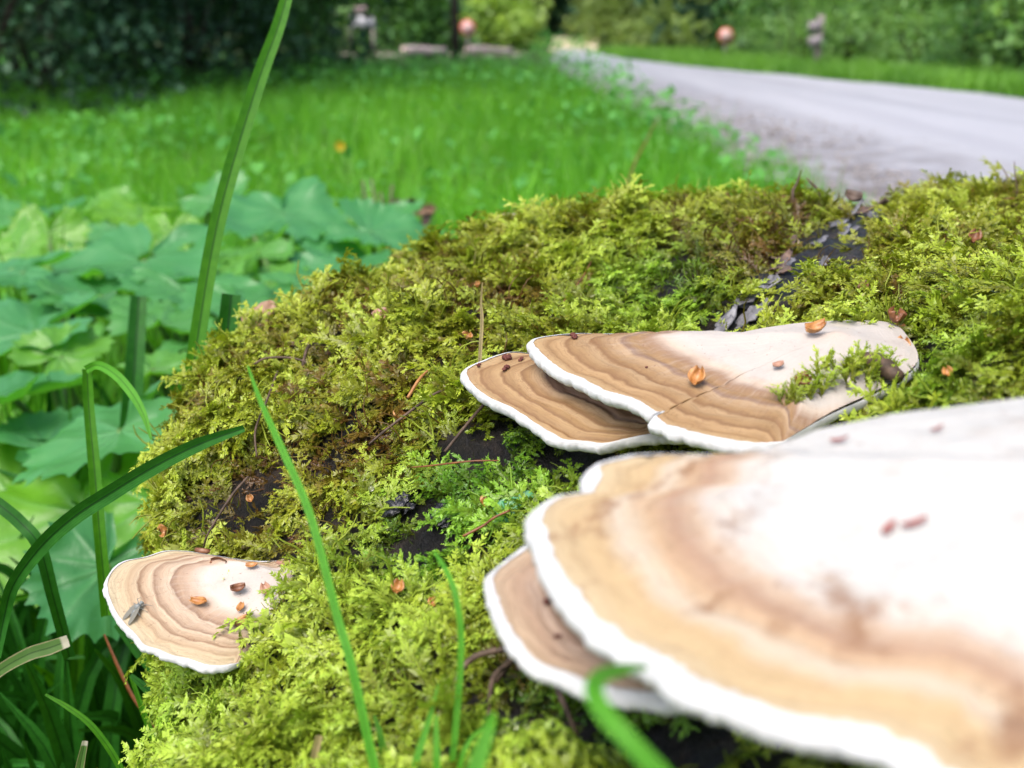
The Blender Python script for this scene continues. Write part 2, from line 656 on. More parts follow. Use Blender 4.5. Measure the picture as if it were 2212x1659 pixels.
# left bracket
pl = plane3((222, 1270, 0.366), (640, 1215, 0.374), (480, 1448, 0.335))
bracket('left', 'tan ringed bracket fungus with thin white rim, standing out alone over dark grass',
        [(600, 1211), (545, 1210), (500, 1207), (440, 1200), (400, 1193), (350, 1190), (308, 1200), (262, 1208), (236, 1226), (222, 1252),
         (222, 1276), (230, 1302), (241, 1326), (260, 1352), (282, 1374), (300, 1397), (332, 1410), (360, 1425), (402, 1437), (440, 1450),
         (482, 1449), (512, 1436), (560, 1400), (625, 1340), (680, 1270), (690, 1215), (650, 1203)], 22, (640, 1268), pl,
        cap_mat('cap_left', [(0.0, (0.42, 0.32, 0.25)), (0.18, WHT), (0.46, (0.50, 0.43, 0.37)), (0.54, (0.40, 0.29, 0.21)), (0.61, (0.33, 0.22, 0.145)), (0.640, (0.21, 0.13, 0.085)), (0.652, (0.46, 0.36, 0.26)),
                             (0.72, (0.37, 0.265, 0.18)), (0.752, (0.24, 0.155, 0.10)), (0.765, (0.46, 0.36, 0.25)), (0.81, (0.36, 0.255, 0.165)), (0.832, (0.24, 0.15, 0.09)), (0.845, (0.44, 0.34, 0.225)), (0.895, (0.34, 0.24, 0.145)), (0.915, (0.42, 0.325, 0.205)), (1.0, (0.43, 0.36, 0.235))], 0.28),
        thick=0.0030, mw=0.0016, dome=0.005, deep=0.014, seed=3)
# middle pair
pl = plane3((997, 800, 0.375), (1500, 955, 0.330), (1430, 760, 0.372))
bracket('mid_low', 'brown zoned bracket fungus shaded beneath the paler bracket in the middle of the log',
        [(1340, 755), (1220, 760), (1150, 765), (1100, 764), (1068, 772), (1040, 782), (997, 800), (1000, 822), (1030, 850), (1060, 868), (1090, 882),
         (1125, 905), (1152, 922), (1182, 940), (1205, 950), (1250, 955), (1292, 963), (1340, 957), (1400, 950), (1450, 950), (1520, 955), (1600, 965),
         (1720, 930), (1740, 840), (1640, 770), (1480, 752)], 21, (1560, 850), pl,
        cap_mat('cap_middle_lower', [(0.0, drk), (0.44, (0.07, 0.038, 0.02)), (0.56, (0.17, 0.10, 0.06)), (0.635, (0.24, 0.15, 0.10)), (0.655, (0.10, 0.06, 0.045)), (0.675, (0.36, 0.25, 0.15)),  # dark inner tones paint the upper bracket's shade onto this cap
                                     (0.74, tan1), (0.765, brn), (0.78, (0.34, 0.225, 0.115)), (0.84, tan1), (0.855, brn), (0.87, (0.33, 0.215, 0.105)), (0.93, tan1), (0.945, brn), (0.955, tan2), (1.0, (0.36, 0.25, 0.13))], 0.32, white=(0.22, 0.14, 0.085)),
        thick=0.0040, mw=0.0022, dome=0.003, deep=0.016, seed=5)
pl = plane3((1137, 737, 0.364), (1920, 705, 0.352), (1560, 965, 0.297))
bracket('mid_up', 'cream bracket fungus with tan front rings, upper one of the middle pair',
        [(1600, 722), (1500, 722), (1380, 722), (1300, 722), (1240, 722), (1185, 727), (1137, 737), (1150, 760), (1178, 782), (1205, 800), (1232, 812), (1262, 832), (1292, 850),
         (1322, 860), (1350, 868), (1378, 882), (1400, 896), (1418, 893), (1400, 905), (1428, 925), (1468, 940), (1510, 952), (1560, 962), (1620, 966), (1690, 955),
         (1790, 900), (1900, 850), (1985, 790), (1960, 730), (1925, 703), (1850, 696), (1750, 700), (1660, 711)], 25, (1800, 775), pl,
        cap_mat('cap_middle_upper', [(0.0, (0.44, 0.36, 0.30)), (0.12, WHT), (0.49, WHT), (0.54, (0.42, 0.34, 0.27)), (0.60, (0.24, 0.15, 0.095)), (0.66, tan1), (0.69, (0.19, 0.12, 0.085)),
                             (0.705, (0.33, 0.225, 0.13)), (0.77, tan1), (0.79, brn), (0.805, (0.32, 0.215, 0.115)), (0.86, tan1), (0.88, brn), (0.895, (0.34, 0.22, 0.11)), (0.94, tan1), (0.955, tan2), (1.0, (0.38, 0.27, 0.14))], 0.30),
        thick=0.0045, mw=0.0026, dome=0.008, deep=0.020, seed=9,
        cw=[(0, .5), (1, .52), (2, .66), (3, .85), (5, 1), (24, 1)], fold=(17, .0010))
# near pair
pl = plane3((1045, 1260, 0.225), (1450, 1530, 0.180), (1500, 1250, 0.215))
bracket('near_low', 'small blurred tan bracket fungus tucked below the big white one',
        [(1330, 1110), (1230, 1120), (1180, 1135), (1135, 1165), (1085, 1200), (1045, 1235), (1042, 1262), (1052, 1300), (1068, 1345), (1100, 1395), (1138, 1435), (1200, 1462),
         (1250, 1490), (1300, 1508), (1360, 1522), (1450, 1530), (1560, 1530), (1660, 1500), (1700, 1380), (1650, 1250), (1500, 1130)], 17, (1560, 1300), pl,
        cap_mat('cap_near_lower', [(0.0, drk), (0.45, (0.19, 0.115, 0.075)), (0.62, (0.24, 0.15, 0.10)), (0.68, (0.36, 0.26, 0.195)), (0.76, (0.24, 0.15, 0.10)), (0.80, (0.40, 0.29, 0.215)),
                                   (0.88, (0.32, 0.215, 0.145)), (1.0, (0.40, 0.30, 0.20))], 0.3),
        thick=0.0035, mw=0.0024, dome=0.002, deep=0.012, seed=12)
pl = plane3((1130, 1120, 0.205), (2212, 872, 0.205), (1950, 1650, 0.135))
bracket('near', 'biggest bracket fungus, blurred close up with a broad white top and brown ring',
        [(1900, 905), (1720, 936), (1620, 968), (1500, 980), (1400, 985), (1340, 990), (1290, 1002), (1258, 1018), (1246, 1060), (1215, 1066), (1180, 1070), (1148, 1086), (1128, 1108), (1130, 1140), (1145, 1180),
         (1160, 1228), (1198, 1288), (1238, 1338), (1300, 1388), (1350, 1420), (1402, 1450), (1445, 1492), (1500, 1520), (1562, 1545), (1642, 1580), (1732, 1598),
         (1832, 1610), (1895, 1632), (1950, 1662), (2010, 1710), (2120, 1770), (2280, 1800), (2450, 1790), (2640, 1700),
         (2700, 1400), (2650, 1000), (2560, 850), (2380, 850), (2212, 866), (2060, 886)], 34, (2420, 1120), pl,
        cap_mat('cap_near', [(0.0, (0.42, 0.41, 0.385)), (0.58, (0.43, 0.42, 0.395)), (0.66, (0.42, 0.37, 0.32)), (0.70, (0.38, 0.28, 0.20)), (0.745, (0.30, 0.19, 0.125)), (0.785, (0.385, 0.265, 0.165)), (0.82, (0.415, 0.33, 0.235)), (0.845, (0.43, 0.355, 0.27)),
                             (0.89, (0.40, 0.285, 0.155)), (0.94, (0.385, 0.285, 0.16)), (1.0, (0.42, 0.335, 0.21))], 0.2, 26, pit=0.52, white=(0.47, 0.46, 0.44)),
        thick=0.0048, mw=0.0037, dome=0.010, deep=0.022, wave=0.0010, seed=21,
        cw=[(0, .45), (1, .5), (2, .6), (3, .85), (5, 1), (33, 1)])

# ------------------------------------------------------------------ moss: feathery shoots over the log
def frond_mesh(name, length, nl, nbr, leaf_l, leaf_w, curl, brl, seed, spread=50, stemw=0.00022):
    rg = np.random.default_rng(seed)
    V, T, TIP = [], [], []

    def shoot(p0, d0, side, nrm, L, n, ll, lw, bend, tip0, tip1):
        p, d = Vector(p0), Vector(d0).normalized()
        step = L / n
        prev = None
        for i in range(n + 1):
            f = i / n
            tv = tip0 + (tip1 - tip0) * f
            sz = ll * 1.42 * (1.0 - 0.55 * f ** 1.5) * (0.6 + 0.4 * min(1, f * 4 + .2))
            b = len(V)
            w = stemw * (1.15 - f)
            V.extend([tuple(p + side * w), tuple(p - side * w)])
            TIP.extend([tv * 0.6, tv * 0.6])
            if prev is not None:
                T.extend([(prev, prev + 1, b + 1), (prev, b + 1, b)])
            prev = b
            if i > 0:
                for sg in (-1, 1):
                    if rg.random() < 0.06:
                        continue
                    a = R(spread * (1 - 0.4 * f) + rg.uniform(-14, 14))
                    ro = rg.uniform(-0.75, 0.75)
                    ld = (d * math.cos(a) + (side * math.cos(ro) + nrm * math.sin(ro)) * sg * math.sin(a)).normalized()
                    lx = ld.cross(nrm * math.cos(ro) - side * math.sin(ro) * sg).normalized()
                    s_ = sz * rg.uniform(0.75, 1.2)
                    base, tip = p, p + ld * s_ + nrm * s_ * rg.uniform(-0.05, 0.22)
                    m_ = p + ld * s_ * 0.30
                    k0 = len(V)
                    V.extend([tuple(base), tuple(m_ + lx * lw * s_ / ll + nrm * s_ * 0.08), tuple(tip), tuple(m_ - lx * lw * s_ / ll + nrm * s_ * 0.08)])
                    TIP.extend([tv * 0.75, tv, min(1, tv + 0.12), tv])
                    T.extend([(k0, k0 + 1, k0 + 2), (k0, k0 + 2, k0 + 3)])
            d = (d + Vector((bend[0], bend[1], bend[2])) * step).normalized()
            side = (side - d * side.dot(d)).normalized()
            nrm = d.cross(side) * (1 if d.cross(side).dot(nrm) > 0 else -1)
            p = p + d * step
        return p

    z, x, y = Vector((0, 0, 1)), Vector((1, 0, 0)), Vector((0, 1, 0))
    bend = (curl, rg.uniform(-15, 15), 0)
    shoot((0, 0, 0), z, y, x, length, nl, leaf_l, leaf_w * 1.05, bend, 0.05, 1.0)
    # side branches, alternately left and right
    for q in range(nbr):
        f = 0.22 + 0.6 * q / max(1, nbr - 1) if nbr > 1 else 0.5
        h = length * f
        p = Vector((curl * h * h * 0.5, 0, h))
        sg = 1 if q % 2 else -1
        a = R(rg.uniform(38, 62))
        d = (z * math.cos(a) + y * sg * math.sin(a) + x * (curl * h + rg.uniform(-.25, .35))).normalized()
        sd = (y - d * y.dot(d)).normalized()
        L = brl * (1 - 0.45 * f) * rg.uniform(0.75, 1.2)
        shoot(p, d, sd, d.cross(sd), L, max(4, int(nl * L / length)), leaf_l * 0.8, leaf_w * .95, (curl * .7, 0, 15), f * 0.8, min(1, f + 0.35))
    me = mesh_np(name, V, None, T, smooth=False)
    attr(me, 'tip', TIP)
    return me


k = N('moss')
tip_ = k.attr('tip').outputs['Fac']
tint = k.attr('tint', True).outputs['Fac']
hue = k.attr('hue', True).outputs['Fac']
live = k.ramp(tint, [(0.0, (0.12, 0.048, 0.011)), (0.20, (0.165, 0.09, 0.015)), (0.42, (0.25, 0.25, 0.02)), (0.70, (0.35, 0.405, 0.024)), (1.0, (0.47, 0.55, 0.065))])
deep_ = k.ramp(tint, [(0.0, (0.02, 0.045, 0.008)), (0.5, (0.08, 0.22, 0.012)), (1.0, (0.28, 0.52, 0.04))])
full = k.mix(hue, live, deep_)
base = k.mix(0.7, full, (0.05, 0.026, 0.006))  # brown older growth, darkened further to paint shade between the shoots
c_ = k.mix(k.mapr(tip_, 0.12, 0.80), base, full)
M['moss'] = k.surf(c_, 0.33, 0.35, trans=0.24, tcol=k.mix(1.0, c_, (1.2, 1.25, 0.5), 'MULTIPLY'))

protos = []
spec = [  # length, leaves, branches, leaf length, leaf half width, curl, branch length
    (.0125, 18, 5, .0016, .00036, 55, .0058), (.0105, 16, 4, .0015, .00034, 80, .0050), (.0140, 20, 6, .0017, .00036, 40, .0062),
    (.0095, 14, 3, .0017, .00042, 95, .0045), (.0115, 17, 6, .0013, .00030, 70, .0058), (.0150, 20, 4, .0017, .00036, 30, .0055),
    (.0080, 13, 2, .0018, .00044, 60, .0040), (.0100, 15, 0, .0019, .00042, 75, .0), (.0130, 18, 7, .0014, .00032, 60, .0060), (.0085, 12, 4, .0016, .00040, 40, .0045)]
for i, sp in enumerate(spec):
    protos.append(bpy.data.objects.new('moss_shoot', frond_mesh('moss_shoot', *sp, seed=40 + i)))
    protos[-1].data.materials.append(M['moss'])
# dead wiry strands
for i in range(2):
    mb = MB()
    rg = random.Random(90 + i)
    for q in range(5):
        p = Vector((0, 0, 0))
        d = Vector((rg.uniform(-1, 1), rg.uniform(-1, 1), rg.uniform(.3, 1))).normalized()
        pts = [p.copy()]
        for w in range(5):
            d = (d + Vector((rg.uniform(-.5, .5), rg.uniform(-.5, .5), rg.uniform(-.5, .4)))).normalized()
            p = p + d * 0.0028
            pts.append(p.copy())
        mb.tube(pts, [.00035, .0003, .00028, .00024, .0002, .00012], 4, 0.5, False)
    me = mesh_np('moss_strand', mb.v, mb.q)
    attr(me, 'tip', mb.a)
    o = bpy.data.objects.new('moss_strand', me)
    me.materials.append(M['moss'])
    protos.append(o)
NP_ = len(protos)

# where moss is left off: image position, radius
BARE = [(1895, 441, 51), (1880, 466, 55), (1850, 506, 64), (1800, 541, 67), (1745, 576, 67), (1700, 616, 61), (1650, 666, 61), (1600, 706, 67), (1540, 715, 40), (1820, 560, 40), (1790, 500, 40), (1690, 640, 46), (1640, 690, 46),
        (1010, 985, 69), (1075, 945, 53), (1140, 985, 52), (960, 1010, 34), (1210, 1000, 61), (1260, 985, 67), (1320, 1000, 50), (1180, 950, 40),
        (895, 1110, 53), (950, 1130, 56), (930, 1175, 52), (985, 1150, 46), (575, 1400, 34), (600, 1238, 48), (645, 1218, 36), (1330, 1580, 60), (1500, 1600, 110), (1700, 1620, 150), (1950, 1650, 160), (1080, 1550, 45), (1150, 1500, 45),  # wide spots under the near bracket: black bark bared to paint its shadow
        (960, 1590, 36), (1850, 890, 55), (1930, 870, 45), (1760, 905, 45)]
BROWN = [(1620, 560, 110, .5), (1540, 600, 70, .5), (1680, 530, 60, .4), (950, 560, 70, .5), (1050, 640, 90, .35), (760, 900, 120, .35), (640, 980, 110, .3), (900, 880, 90, .5),
         (1180, 660, 90, .45), (2100, 600, 110, .25), (2150, 470, 90, .2), (1150, 1480, 130, .8), (1040, 1500, 80, .7), (820, 1520, 70, .5), (740, 640, 60, .45),
         (1680, 470, 50, .12), (2020, 440, 60, .15), (480, 1000, 60, .3), (900, 1480, 60, .5), (560, 1080, 90, .2), (1750, 640, 60, .4), (850, 1000, 90, .45)]
GREEN = [(1400, 650, 130, .55), (1500, 640, 90, .6), (1280, 640, 70, .3), (1090, 1000, 120, .8), (1000, 1080, 110, .6), (900, 1230, 110, .55), (1050, 1130, 90, .7), (1180, 1050, 110, .8), (820, 1180, 80, .4), (1300, 1520, 160, .75), (1450, 1560, 160, .8),
         (1100, 1580, 90, .4), (2150, 830, 160, .45), (2050, 780, 100, .35), (1950, 820, 90, .45), (1000, 1240, 90, .4), (1750, 480, 40, .5), (720, 1250, 90, .25), (420, 1530, 120, .35)]


def to_px(p):
    q = p - np.array([0, 0, ZC])
    d = q[:, 1] * _c - q[:, 2] * _s
    yy = q[:, 1] * _s + q[:, 2] * _c
    d_ = np.where(d > 0.02, d, 1e9)
    return CU + q[:, 0] / d_ * FPX, CV - yy / d_ * FPX, d


lvn = np.array(lv)
lqn = np.array(lq)
A, B, C_, D_ = (lvn[lqn[:, i]] for i in range(4))
fn = np.cross(C_ - A, D_ - B)
fa = np.linalg.norm(fn, axis=1) / 2
fn = fn / (2 * fa[:, None] + 1e-12)
fc = (A + B + C_ + D_) / 4
axis_p = np.stack([CX0 + CXS * fc[:, 1], fc[:, 1], np.full(len(fc), LTOP - LB)], 1)
flip = np.sum(fn * (fc - axis_p), 1) < 0
fn[flip] *= -1
pu, pv, pd = to_px(fc)
view = fc - np.array([0, 0, ZC])
face = -np.sum(fn * view, 1) / np.linalg.norm(view, axis=1)
inside = (pu > -250) & (pu < 2462) & (pv > 200) & (pv < 1900) & (pd > 0.08) & (face > -0.55)
dens = np.where(inside, 1.0, np.where((fc[:, 2] > 0.12) & (fc[:, 1] > -0.32), 0.5, 0.08)) * (fc[:, 2] > -0.01)
NM = int(165000 * (fa * dens).sum())
w = fa * dens
w /= w.sum()
pick = rng.choice(len(fa), NM, p=w)
r1, r2 = rng.random((NM, 1)), rng.random((NM, 1))
pts = A[pick] * (1 - r1) * (1 - r2) + B[pick] * r1 * (1 - r2) + C_[pick] * r1 * r2 + D_[pick] * (1 - r1) * r2
nr_ = fn[pick]
pu, pv, pd = to_px(pts)
keep = np.ones(NM, bool)
bare_f = np.zeros(NM)
for u, v, r_ in BARE:
    q = np.hypot(pu - u, (pv - v) * 1.25) / r_
    bare_f = np.maximum(bare_f, np.clip(1.35 - q, 0, 1))
keep &= rng.random(NM) > bare_f * 1.05
lown = np.array([noise.noise(Vector(p) * 16) for p in pts])
midn = np.array([noise.noise(Vector(p) * 42 + Vector((9, 2, 4))) for p in pts])
hin = np.array([noise.noise(Vector(p) * 120 + Vector((1, 8, 4))) for p in pts])
clump = np.array([noise.noise(Vector(p) * 75 + Vector((5, 1, 2))) for p in pts])
tintv = 0.60 + 0.26 * lown + 0.34 * midn + 0.26 * hin + 0.55 * clump + rng.normal(0, 0.15, NM)
huev = np.clip(0.10 + 0.25 * np.array([noise.noise(Vector(p) * 13 + Vector((4, 4, 1))) for p in pts]) + rng.normal(0, .06, NM), 0, 1)
for u, v, r_, s_ in BROWN:
    q = np.hypot(pu - u, pv - v) / r_
    tintv -= 0.5 * s_ * np.exp(-q * q)
for u, v, r_, s_ in GREEN:
    q = np.hypot(pu - u, pv - v) / r_
    huev += s_ * np.exp(-q * q) * 0.9
tintv += np.clip((pv - 1150) / 900, 0, .35) * (pu < 1100)
tintv = np.clip(tintv, 0.0, 1.0)
huev += 0.22 * np.clip((pv - 1200) / 300, 0, 1)
huev = np.clip(huev, 0, 1)
# growth direction: locally combed, mostly down the slope and outwards
t_ang = np.array([noise.noise(Vector(p) * 22 + Vector((0, 5, 2))) * 4.2 + noise.noise(Vector(p) * 70) * 2.2 for p in pts]) + rng.normal(0, 0.65, NM)
down = np.array([-0.75, -0.35, -0.5])
tg = down - nr_ * (nr_ @ down)[:, None]
tg /= np.linalg.norm(tg, axis=1)[:, None]
tb = np.cross(nr_, tg)
tdir = tg * np.cos(t_ang)[:, None] + tb * np.sin(t_ang)[:, None]
alpha = np.clip(rng.normal(R(56), R(17), NM), R(8), R(88))
g = nr_ * np.cos(alpha)[:, None] + tdir * np.sin(alpha)[:, None]
xx = tdir * np.cos(alpha)[:, None] - nr_ * np.sin(alpha)[:, None]
roll = rng.normal(0, 0.55, NM)
yy = np.cross(g, xx)
x2 = xx * np.cos(roll)[:, None] + yy * np.sin(roll)[:, None]
y2 = np.cross(g, x2)
rx = np.arctan2(y2[:, 2], g[:, 2])
ry = -np.arcsin(np.clip(x2[:, 2], -1, 1))
rz = np.arctan2(x2[:, 1], x2[:, 0])
sc = np.clip(rng.normal(1.20, 0.34, NM), 0.5, 2.2) * (0.85 + 0.35 * midn + 0.2 * lown)
sc *= 1 - 0.35 * np.clip(bare_f, 0, 1)
sc *= np.where(huev > 0.5, 0.8, 1.0)
idx = rng.integers(0, NP_ - 2, NM)
dead = rng.random(NM) < np.where(tintv < 0.28, 0.22, 0.04)
idx = np.where(dead, NP_ - 2 + rng.integers(0, 2, NM), idx)
pts = pts + nr_ * (0.0055 * clump + 0.0045 * midn - 0.0005)[:, None]
sc *= 1 + 0.35 * clump
ex = []
for key, u0, v0, r_, n_ in (('mid_up', 1845, 808, 40, 22), ('mid_up', 1770, 850, 30, 12), ('mid_up', 1695, 870, 20, 8), ('mid_up', 1900, 835, 36, 16), ('left', 665, 1250, 16, 5), ('left', 615, 1330, 22, 9), ('left', 550, 1400, 26, 12)):
    for _ in range(n_):
        u, v = u0 + rng.normal(0, r_ * .5), v0 + rng.normal(0, r_ * .35)
        rr_ = ray(u, v)
        h_, hn, _i, _d = BR[key].ray_cast(CAM, rr_.normalized())
        if h_ is not None:
            ex.append((tuple(h_), rng.uniform(-.5, .5), rng.uniform(-.6, .6), rng.uniform(0, 6.28), rng.uniform(.45, .85), rng.uniform(.7, 1), rng.uniform(.1, .5)))
ne = len(ex)
pts = np.vstack([pts, [e[0] for e in ex]])
rx, ry, rz = (np.concatenate([a_, [e[i_] for e in ex]]) for a_, i_ in ((rx, 1), (ry, 2), (rz, 3)))
sc, tintv, huev = (np.concatenate([a_, [e[i_] for e in ex]]) for a_, i_ in ((sc, 4), (tintv, 5), (huev, 6)))
idx = np.concatenate([idx, rng.integers(0, NP_ - 2, ne)])
keep = np.concatenate([keep, np.ones(ne, bool)])
sel = np.where(keep)[0]
me = bpy.data.meshes.new('moss')
me.vertices.add(len(sel))
me.vertices.foreach_set('co', pts[sel].astype(np.float32).ravel())
attr(me, 'rot', np.stack([rx, ry, rz], 1)[sel], 'FLOAT_VECTOR')
attr(me, 'scl', sc[sel])
attr(me, 'tint', tintv[sel])
attr(me, 'hue', huev[sel])
a_ = me.attributes.new('idx', 'INT', 'POINT')
a_.data.foreach_set('value', idx[sel].astype(np.int32))
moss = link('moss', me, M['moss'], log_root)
moss['kind'] = 'stuff'
ng = bpy.data.node_groups.new('moss_growth', 'GeometryNodeTree')
ng.interface.new_socket('Geometry', in_out='INPUT', socket_type='NodeSocketGeometry')
ng.interface.new_socket('Geometry', in_out='OUTPUT', socket_type='NodeSocketGeometry')
gi, go = ng.nodes.new('NodeGroupInput'), ng.nodes.new('NodeGroupOutput')
j = ng.nodes.new('GeometryNodeGeometryToInstance')
for o in reversed(protos):
    oi = ng.nodes.new('GeometryNodeObjectInfo')
    oi.inputs['Object'].default_value = o
    ng.links.new(oi.outputs['Geometry'], j.inputs[0])
# Geometry to Instance makes one instance per input link
iop = ng.nodes.new('GeometryNodeInstanceOnPoints')
iop.inputs['Pick Instance'].default_value = True


def named(nm, ty):
    x = ng.nodes.new('GeometryNodeInputNamedAttribute')
    x.data_type = ty
    x.inputs['Name'].default_value = nm
    return x.outputs[0]


e2r = ng.nodes.new('FunctionNodeEulerToRotation')
ng.links.new(named('rot', 'FLOAT_VECTOR'), e2r.inputs[0])
ng.links.new(gi.outputs[0], iop.inputs['Points'])
ng.links.new(j.outputs[0], iop.inputs['Instance'])
ng.links.new(named('idx', 'INT'), iop.inputs['Instance Index'])
ng.links.new(e2r.outputs[0], iop.inputs['Rotation'])
ng.links.new(named('scl', 'FLOAT'), iop.inputs['Scale'])
ng.links.new(iop.outputs[0], go.inputs[0])
md = moss.modifiers.new('growth', 'NODES')
md.node_group = ng

# ------------------------------------------------------------------ ground, road
def fbm(x, y, f, s=0.0):
    return noise.noise(Vector((x * f, y * f, s))) + 0.5 * noise.noise(Vector((x * f * 2.1, y * f * 2.1, s + 3)))


def ground_z(x, y):
    z = 0.035 * fbm(x, y, 0.6, 2) * min(1, max(0, (abs(y) - 0.5)) / 3 + .2)
    if y > 34:
        z += 0.006 * (y - 34) ** 1.25
    return z - 0.01


ROAD_L = [(-9.0, 1.6), (-3, 1.5), (0.6, 1.2), (2.0, .95), (2.7, .96), (4.1, 1.0), (6, .95), (8.6, .85), (11.5, .80), (16, .70), (23, .84), (34, 1.18), (50, 1.86), (70, 2.9)]
ROAD_R = [(-9.0, 5.7), (-3, 5.6), (0.6, 5.4), (1.8, 5.25), (2.6, 5.15), (3.6, 5.0), (5.5, 4.8), (9, 4.5), (11.5, 4.25), (14.6, 3.83), (18, 3.25), (24, 2.6), (34, 2.7), (50, 4.1), (70, 4.7)]


def lin(tab, y):
    return float(np.interp(y, [a for a, b in tab], [b for a, b in tab]))


k = N('soil')
o_ = k.obj()
f1 = k.noise(3.0, o_, 6)
M['soil'] = k.surf(k.ramp(f1, [(0.3, (0.018, 0.022, 0.008)), (0.6, (0.04, 0.065, 0.014)), (0.8, (0.06, 0.045, 0.025))]), 0.85, 0.2,
                   k.bump(k.noise(40, o_, 6), 0.6, 0.02))
ys = np.concatenate([np.linspace(-40, -4, 10), np.linspace(-3, 12, 76), np.linspace(13, 60, 60), np.linspace(65, 400, 40)])
xs = np.concatenate([np.linspace(-260, -22, 24), np.linspace(-20, 20, 121), np.linspace(22, 260, 24)])
gv = [(x, y, ground_z(x, y)) for y in ys for x in xs]
nx = len(xs)
gq = [(i * nx + j, i * nx + j + 1, (i + 1) * nx + j + 1, (i + 1) * nx + j) for i in range(len(ys) - 1) for j in range(nx - 1)]
tag(link('ground', mesh_np('ground', gv, gq), M['soil']), kind='structure')

# gravel forest road
k = N('road_gravel')
o_ = k.obj()
st = k.noise(1.0, k.scale(o_, (2.6, 0.12, 1)), 5, 0.6)
fine = k.noise(70, o_, 6, 0.7)
mid = k.noise(6, o_, 5)
e_ = k.attr('edge').outputs['Fac']
c_ = k.ramp(st, [(0.30, (0.27, 0.27, 0.298)), (0.50, (0.335, 0.335, 0.365)), (0.66, (0.38, 0.38, 0.41))])
c_ = k.mix(k.mapr(fine, 0.5, 0.75), c_, (0.32, 0.315, 0.33))
c_ = k.mix(k.math('MULTIPLY', e_, k.mapr(mid, 0.30, 0.60)), c_, (0.11, 0.088, 0.08))
M['road'] = k.surf(c_, 0.7, 0.35, k.bump(fine, 0.5, 0.01))
ry_ = np.concatenate([np.linspace(-9, 1, 12), np.linspace(1.2, 14, 70), np.linspace(14.5, 36, 44)])
rv, re_ = [], []
NX = 40
for y in ry_:
    a, b = lin(ROAD_L, y), lin(ROAD_R, y)
    a += 0.06 * noise.noise(Vector((y * 1.7, 0, 0)))
    for q in range(NX):
        f = q / (NX - 1)
        x = a + (b - a) * f
        zz = ground_z(x, y) * 0.5 + 0.022 + 0.05 * math.sin(math.pi * f) + 0.012 * math.sin(f * 19) * math.sin(math.pi * f)
        if q in (0, NX - 1):
            zz -= 0.06
        rv.append((x, y, zz))
        re_.append(max(0, 1 - f / 0.30) ** 0.7 if f < .30 else max(0, (f - 0.93) / 0.07) * .5)
rq = [(i * NX + q, i * NX + q + 1, (i + 1) * NX + q + 1, (i + 1) * NX + q) for i in range(len(ry_) - 1) for q in range(NX - 1)]
me = mesh_np('road', rv, rq)
attr(me, 'edge', re_)
tag(link('road', me, M['road']), kind='structure')
# sandy track climbing away beyond the road
M['sand'] = plain('sandy_track', (0.50, 0.40, 0.27), (0.60, 0.51, 0.36), 1.5, 0.8, 0.2)
tv = []
ty = np.linspace(35.5, 72, 30)
for y in ty:
    a, b = lin(ROAD_L, y), lin(ROAD_R, y)
    for q in range(6):
        x = a + (b - a) * q / 5
        tv.append((x, y, ground_z(x, y) + 0.05))
tq = [(i * 6 + q, i * 6 + q + 1, (i + 1) * 6 + q + 1, (i + 1) * 6 + q) for i in range(len(ty) - 1) for q in range(5)]
tag(link('dirt_track', mesh_np('dirt_track', tv, tq), M['sand']), kind='structure')
# clearing beyond the meadow
cv = []
for y in np.linspace(27, 33, 8):
    for x in np.linspace(-5.2, 0.4, 20):
        cv.append((x, y, ground_z(x, y) + 0.03))
cq = [(i * 20 + q, i * 20 + q + 1, (i + 1) * 20 + q + 1, (i + 1) * 20 + q) for i in range(7) for q in range(19)]
M['clear'] = plain('trodden_earth', (0.10, 0.09, 0.06), (0.34, 0.29, 0.24), 0.35, 0.85, 0.2)
tag(link('path', mesh_np('path', cv, cq), M['clear']), kind='structure')

# loose stones on the road shoulder
sv, sq = [], []
ico = [(0, 0, 1), (.9, 0, .1), (.3, .85, .05), (-.75, .5, .1), (-.7, -.55, .0), (.3, -.9, .1), (0, 0, -.6)]
icf = [(0, 1, 2), (0, 2, 3), (0, 3, 4), (0, 4, 5), (0, 5, 1), (6, 2, 1), (6, 3, 2), (6, 4, 3), (6, 5, 4), (6, 1, 5)]
for i in range(2600):
    y = 1.0 + 8.0 * random.random() ** 1.5
    a = lin(ROAD_L, y)
    x = a - 0.12 + abs(random.gauss(0, 0.55))
    s_ = random.uniform(.004, .016)
    b = len(sv)
    th = random.uniform(0, 6.28)
    for px_, py_, pz_ in ico:
        sv.append((x + (px_ * math.cos(th) - py_ * math.sin(th)) * s_ * random.uniform(.8, 1.2), y + (px_ * math.sin(th) + py_ * math.cos(th)) * s_, 0.045 + pz_ * s_ * .7))
    sq += [tuple(b + q for q in f) for f in icf]
k = N('stone')
o_ = k.obj()
M['stone'] = k.surf(k.ramp(k.noise(18, o_, 2), [(0.3, (0.10, 0.085, 0.075)), (0.5, (0.30, 0.26, 0.24)), (0.7, (0.5, 0.47, 0.46))]), 0.7, 0.3)
tag(link('gravel', mesh_np('gravel', sv, None, sq, False), M['stone']), 'loose grey and brown gravel along the near road shoulder', kind='stuff')


